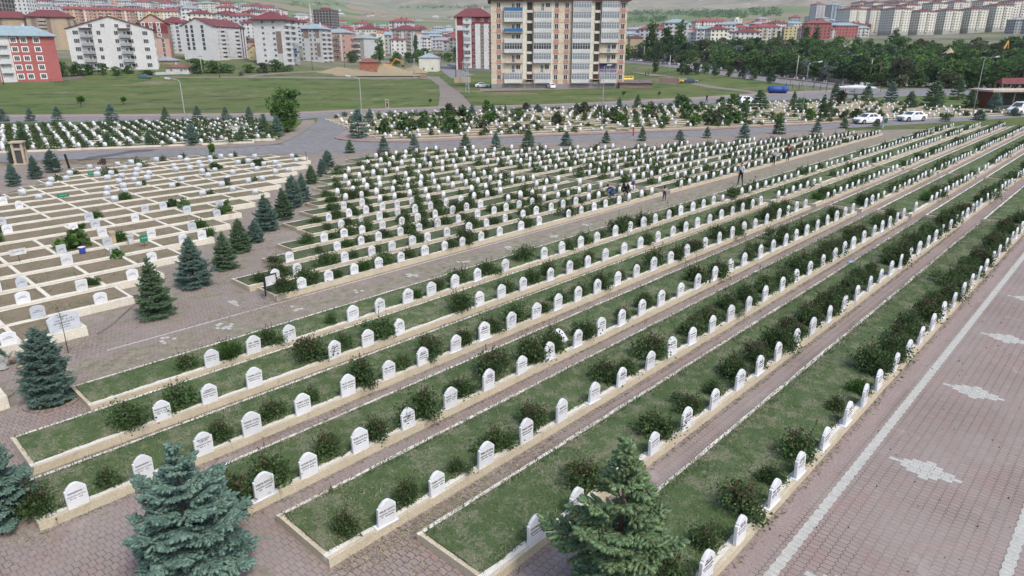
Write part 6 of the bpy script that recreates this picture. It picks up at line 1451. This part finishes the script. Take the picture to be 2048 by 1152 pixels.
# walls, shed, tank, canopy, kiosk, gazebo, pavilion
def wall_line(name,label,pts,h,th,mat,cat='wall'):
    m=MB(); P=[at(*q) for q in pts]
    for a,b in zip(P,P[1:]):
        d=(b-a); n=max(1,int(d.length/12))
        for i in range(n):
            q,r=a.lerp(b,i/n),a.lerp(b,(i+1)/n); s=Vector((-d.y,d.x,0)).normalized()*th/2; zq,zr=terrain(q.x,q.y),terrain(r.x,r.y)
            m.add([(q.x-s.x,q.y-s.y,zq-.5),(q.x+s.x,q.y+s.y,zq-.5),(r.x+s.x,r.y+s.y,zr-.5),(r.x-s.x,r.y-s.y,zr-.5),(q.x-s.x,q.y-s.y,zq+h),(q.x+s.x,q.y+s.y,zq+h),(r.x+s.x,r.y+s.y,zr+h),(r.x-s.x,r.y-s.y,zr+h)],[(0,3,2,1),(4,5,6,7),(0,1,5,4),(1,2,6,5),(2,3,7,6),(3,0,4,7)])
    return tag(m.build(name,mat),label,cat)
M_RUB=pmat('rubble_wall',(.24,.20,.18),(.17,.145,.13),scale=1.2,fine=8,bmp=.4)
wall_line('stone_wall','long low stone wall between the far road and the wood',[(1225,117.5),(1330,126),(1450,139),(1560,153.5),(1660,166),(1700,170)],1.3,.4,M_RUB)
wall_line('yard_wall','low grey yard wall at the right foot of the peach flats',[(1122,174),(1238,171.5)],1.3,.3,M_RUB); wall_line('brick_wall','short low brick wall by the dirt track',[(908,166),(941,165)],1.9,.3,PW['tan'])
wall_line('yard_wall','pale low wall before the white gabled block',[(305,150),(360,148)],.9,.3,PW['lightgrey']); wall_line('white_fence','long white fence along the lane beside the maroon block',[(895,131),(930,140),(985,144)],1.1,.12,PW['lightgrey'],'fence')
wall_line('garden_wall','low earth wall beside the red block',[(100,163),(165,157)],.8,.4,M_RUB)
p=at(1272,177); t=thing('shed','long low shed with dark patched roof right of the peach flats','shed',p,.03); m=MB(); m.box(-4.8,4.8,0,5,0,1.5); m.build('wall',PW['brown'],t); m=MB()
for i in range(6): m.add([(-5+1.67*i,-.4,1.55+jit(.05)),(-3.36+1.67*i,-.4,1.55+jit(.05)),(-3.36+1.67*i,5.4,2.2+jit(.05)),(-5+1.67*i,5.4,2.2+jit(.05))],[(0,1,2,3)])
o=m.build('roof',pmat('patched_roof',(.10,.085,.08),(.17,.14,.13),scale=.7,fine=5),t); o.modifiers.new('s','SOLIDIFY').thickness=.08
m=MB(); m.box(-3,3,-1,1,0,1.8); o=m.build('rusty_container',PW['brown']); o.location=at(1338,168); o.rotation_euler=(0,0,-.15); tag(o,'rust brown low container beside the yellow taxi','container')
p=at(1555,187); t=thing('tarpaulin_tank','blue tarpaulin wrapped tank lying on the grass','tank',p,-.12); t.scale=(.85,.85,.85); m=MB(); M_TARP=pmat('blue_tarpaulin',(.025,.085,.36),(.02,.06,.25),scale=1.2,fine=5,rough=.5,bmp=.6,bscale=4)
m.tube([(-2.9,0,.9),(-2.7,0,1.12),(-1.2,.05,1.15),(.6,0,1.05),(1.0,0,.98),(1.3,0,1.08),(2.5,0,1.1),(2.8,0,.95)],[.5,.95,1.1,1.02,.9,1.06,1.08,.6],12); m.build('cover',M_TARP,t,True); m=MB(); m.box(-2.4,-2.0,-.8,.8,-.02,.2); m.box(1.6,2.0,-.8,.8,-.02,.2); m.build('support',M_BLACK,t)
p=at(1712,189); t=thing('canopy','wide white shallow-roofed canopy beside the back road','canopy',p,-.35); m=MB(); m.add([(-4.2,-2.6,1.55),(4.2,-2.6,1.55),(4.2,2.6,1.55),(-4.2,2.6,1.55),(-4.2,-2.6,1.8),(4.2,-2.6,1.8),(4.2,2.6,1.8),(-4.2,2.6,1.8),(0,0,2.35)],[(3,2,1,0),(0,1,5,4),(1,2,6,5),(2,3,7,6),(3,0,4,7),(4,5,8),(5,6,8),(6,7,8),(7,4,8)]); m.build('roof',PW['white'],t)
for sx in (-1,1):
    for sy in (-1,1): m=MB(); m.tube([(sx*3.9,sy*2.3,0),(sx*3.9,sy*2.3,1.55)],.07,6); m.build('post',M_GALV,t)
def fence(label,pts,h,step):
    P=[at(*q) for q in pts]; t=thing('mesh_fence',label,'fence',P[0]); w_=MB()
    for a,b in zip(P,P[1:]):
        n=max(1,int((b-a).length/step))
        for i in range(n+1):
            q=a.lerp(b,i/n)-P[0]; q.z=terrain(q.x+P[0].x,q.y+P[0].y)-P[0].z; m=MB(); m.box(-.04,.04,-.04,.04,-.1,h); o=m.build('fence_post',M_BLACK,t); o.location=q
            if i<n:
                r=a.lerp(b,(i+1)/n)-P[0]; r.z=terrain(r.x+P[0].x,r.y+P[0].y)-P[0].z
                for z in (.1,.5,.9,1.3,h-.05): w_.tube([q+Vector((0,0,z)),r+Vector((0,0,z))],.012,3)
                for k in range(1,12): s=q.lerp(r,k/12); w_.tube([s+Vector((0,0,.1)),s+Vector((0,0,h-.05))],.008,3)
    w_.build('wire_mesh',M_GALV,t)
fence('wire mesh fence with dark posts around the plot beside the blue tank',[(1572,176),(1640,183),(1690,189),(1760,186)],1.7,3); fence('second wire fence with dark posts along the far road',[(1580,171),(1680,179),(1740,181)],1.6,3.5)
p=at(1990,216); t=thing('kiosk','brown flat-roofed kiosk with pale overhanging roof at the right edge','kiosk',p,ROT2-.25); m=MB(); m.box(-2.2,-1.9,-1.2,4,0,3.0); m.build('side_wall',pmat('brown_cladding',(.16,.05,.03),(.12,.04,.025),scale=2),t); m=MB(); m.box(-1.89,8,1.2,4,0,3.0); m.build('wall',PW['grey'],t); m=MB(); m.box(-2.7,9,-2.0,4.6,3.005,3.35); m.build('roof',pmat('kiosk_roof',(.50,.41,.35),scale=1),t)
for a,b,mt in ((-.3,1.7,M_PANEL),(2.2,4.2,M_PANE),(4.6,6.6,M_PANE)): m=MB(); m.box(a,b,1.15,1.195,.4,2.6); m.build('window',mt,t)
for x in (-1.2,2,5.2,8.4): m=MB(); m.box(x,x+.18,-1.6,-1.4,0,3.0); m.build('post',PW['brown'],t)
p=at(2018,188); t=thing('gazebo','open wooden gazebo with maroon roof behind the kiosk','gazebo',p,-.1); m=MB(); m.add([(-3.3,-2,2.5),(3.3,-2,2.5),(3.3,2,2.5),(-3.3,2,2.5),(-2.5,0,3.9),(2.5,0,3.9)],[(3,2,1,0),(0,1,5,4),(1,2,5),(2,3,4,5),(3,0,4)]); m.build('roof',RF['maroon'],t)
for x in (-2.9,-1,1,2.9):
    for y in (-1.7,1.7): m=MB(); m.box(x-.08,x+.08,y-.08,y+.08,-.3,2.5); m.build('post',PW['tan'],t)
m=MB(); m.box(-2.82,-1.08,-1.75,-1.65,.2,.95); m.box(1.08,2.82,-1.75,-1.65,.2,.95); m.build('railing',PW['tan'],t)
p=at(1893,134); t=thing('pavilion','beige pavilion with bell-shaped roof among the trees','pavilion',p); m=MB(); m.tube([(0,0,4.6),(0,0,4.9),(0,0,5.4),(0,0,6.3),(0,0,7.2)],[3.0,2.9,1.6,.7,.05],10); m.build('roof',PW['tan'],t)
for i in range(6): m=MB(); a=i*1.047; m.tube([(2.2*math.cos(a),2.2*math.sin(a),-.2),(2.2*math.cos(a),2.2*math.sin(a),4.6)],.18,6); m.build('column',PW['tan'],t)
# old graves under the wood
ch=[];pl=outline('dome'); g=np.random.default_rng(44); pts=[]
for i in range(420):
    x=g.uniform(1260,2040); y=lerp(x,LOW)-g.uniform(.5,7.5) if x<1760 else lerp(x,[(1760,172),(2040,176)])-g.uniform(0,8); pts.append(at(x,y))
n=len(pl); V0=np.array([(x,-.05,z) for x,z in pl]+[(x,.05,z) for x,z in pl]); T0=np.array([(0,i,i+1) for i in range(1,n-1)]+[(n,n+i+1,n+i) for i in range(1,n-1)])
P=np.array(pts); s=g.uniform(.9,1.6,len(P)); VV=(V0[None]*s[:,None,None]+P[:,None,:]).reshape(-1,3); FF=(T0[None]+(np.arange(len(P))*len(V0))[:,None,None]).reshape(-1,3)
tag(put('old_gravestones',np_mesh('old_gravestones',[(VV,FF,0)],[M_MARB])),'small white gravestones crowded under the edge of the wood','headstones',kind='stuff')
# small things in the brown plots
M_GRN=pmat('green_sign',(.02,.20,.12),rough=.5)
def plaque(label,x,y,wd,h,mat,rise=.45,name='plot_marker'):
    p=at(x,y); t=thing(name,label,'marker',p+Vector((0,0,.2)),ROT+.1); m=MB(); m.box(-wd/2,wd/2,-.015,.015,rise,rise+h); m.build('plate',mat,t); m=MB(); m.box(-.02,.02,.016,.04,0,rise+h*.7); m.build('stake',M_WOOD,t); m=MB(); dashes(m,0,.03,wd*.7,random.Random(2),.8); m.v=[(a,b+.024,c+rise+h*.5) for a,b,c in m.v]; m.build('lettering',PW['white'] if mat is M_GRN else M_INK,t)
plaque('small green marker sign in the far brown plots',185,362,.5,.3,M_GRN,.3); plaque('green marker sign lying wide in the brown plots near the left',129,404,.75,.25,M_GRN,.15); plaque('green marker sign on a stake in the near brown plots',292,503,.4,.35,M_GRN,.35); plaque('white marker board on a stake at the left of the brown plots',43,535,.7,.3,PW['white'],.45); plaque('small dark plaque standing in the far brown plots',456,374,.5,.35,M_DSTONE,.2)
t=thing('bucket','blue plastic bucket beside a grey stone in the brown plots','bucket',at(168,517)+Vector((0,0,.28))); m=MB(); m.tube([(0,0,0),(0,0,.32)],[.13,.17],12); m.build('tub',pmat('blue_plastic',(.05,.08,.35),rough=.4),t); m=MB(); m.tube([(0,0,.322),(0,0,.34)],[.18,.18],12); m.build('rim',PW['white'],t)
for x,y,ty,mt,lb in ((229,497,462,PW['tan'],'yellowish upright stone post in the brown plots'),(264,497,470,PW['lightgrey'],'grey upright stone post in the brown plots, right of the yellowish one')):
    p=at(x,y); h=height_to(p,ty); m=MB(); m.prism([(-.13,-.1),(.13,-.1),(.11,.1),(-.11,.1)],0,h*.86); m.prism([(-.16,-.13),(.16,-.13),(.16,.13),(-.16,.13)],h*.862,h); o=m.build('stone_post',mt); o.location=p; o.rotation_euler=(0,0,ROT); tag(o,lb,'stone post')
p=at(137,706); t=thing('sapling','thin bare sapling on the dry grass beside the nearest walled row','sapling',p); h=height_to(p,610); m=MB(); m.tube([(0,0,0),(.01,0,h*.5),(-.02,0,h)],[.018,.012,.004],5); m.build('stem',M_BARK,t); V,F=scatter(*LEAF,np.stack([RNG.normal(0,.06,30),RNG.normal(0,.05,30),RNG.uniform(h*.6,h,30)],1),RNG.normal(0,1,(30,3)),.05); put('leaves',np_mesh('leaves',[(V,F,0)],[LM_['dark']]),t)
m=MB(); g=random.Random(3); m.sphere((0,0,.08),.15,9,sz=(1.2,.8,.5)); m.v=[(x+g.uniform(-.04,.04),y+g.uniform(-.04,.04),max(0,z+g.uniform(-.03,.04))) for x,y,z in m.v]; o=m.build('plastic_bag',pmat('pale_plastic',(.30,.36,.42),(.16,.24,.34),scale=6,rough=.25)); o.location=W(u_at(1700,9.72,.2),9.75,.19); tag(o,'crumpled pale blue plastic bag on the kerb between two lawn beds','plastic bag')
m=MB(); P=[at(x,y,.012) for x,y in ((273,606),(245,630),(222,650),(196,668))]; m.tube(P,.05,5); tag(m.build('drain',M_RUB),kind='structure')
m=MB(); P=[at(x,y,.012) for x,y in ((0,392),(50,378),(110,358),(140,340),(141,338))]; m.tube(P,.09,5); tag(m.build('kerb_line',M_RUB),kind='structure')
m=MB(); P=[at(x,y,.012) for x,y in ((0,808),(30,785),(60,762))]; m.tube(P,.04,5); tag(m.build('drain',M_RUB),kind='structure')

# bits of leaf and mown grass lying on the paving
g=np.random.default_rng(12); ch=[]
n=420; P=np.stack([g.uniform(9,48,n),g.uniform(-.6,4.2,n),np.full(n,.012)],1); D=np.stack([g.normal(0,1,n),g.normal(0,1,n),g.normal(0,.15,n)],1); V,Fa=scatter(*LEAF,P,D,g.uniform(.02,.06,n)); ch.append((V,Fa,0))
pts=[]
for u0,v0,su,sv,k in ((8.2,10.15,1.3,.16,900),(6.6,9.6,.7,.8,700),(10.5,10.1,2,.12,500),(5.2,22.6,1.2,.5,400),(9.3,27.6,.7,.6,350),(12.0,30.2,.8,.7,350),(6.0,24.5,1.6,.5,700),(13.5,25.4,1.5,.5,500),(11.5,25.9,1.4,.5,500),(5.5,26.6,1.3,.7,900),(16,24.2,2,.7,500),(1.9,16.2,.6,.5,400),(16,34,1.5,.9,500),(20,37.5,1.5,.9,500)):
    pts.append(np.stack([g.normal(u0,su,k),g.normal(v0,sv,k),np.full(k,.012)],1))
for k in range(1,8):
    for e,off in ((RV[k],-.10),):
        m=int(55*30); pts.append(np.stack([g.uniform(R0[k],48,m),e+off+g.normal(0,.05,m),np.full(m,.012)],1))
P=np.concatenate(pts); n=len(P); D=np.stack([g.normal(0,1,n),g.normal(0,1,n),g.uniform(0,.35,n)],1); s=g.uniform(.6,1.3,n); V,Fa=scatter(*BLADE,P,D,np.stack([s*.018,s*.018,s*.10],1)); h=n//2
ch+=[(V[:h*3],Fa[:h],1),(V[h*3:],Fa[h:]-h*3,2)]
o=put('ground_litter',np_mesh('ground_litter',ch,[M_BARK,M_DBLADE,M_BLADE])); o.rotation_euler=(0,0,ROT); tag(o,'dry grass and leaf bits scattered on the paving','litter',kind='stuff')
# ================================================================== air
hz=MB(); hz.box(-9500,9500,-9500,9500,-8,1700); m=bpy.data.materials.new('haze'); m.use_nodes=True; t=m.node_tree; t.nodes.remove(t.nodes['Principled BSDF'])
pv=t.nodes.new('ShaderNodeVolumePrincipled'); pv.inputs['Color'].default_value=(.80,.86,.92,1); pv.inputs['Density'].default_value=.00008; pv.inputs['Anisotropy'].default_value=.0
t.links.new(pv.outputs[0],t.nodes['Material Output'].inputs['Volume'])
# bottom below the lowest ground, top above the highest hill
tag(hz.build('haze',m),kind='stuff')
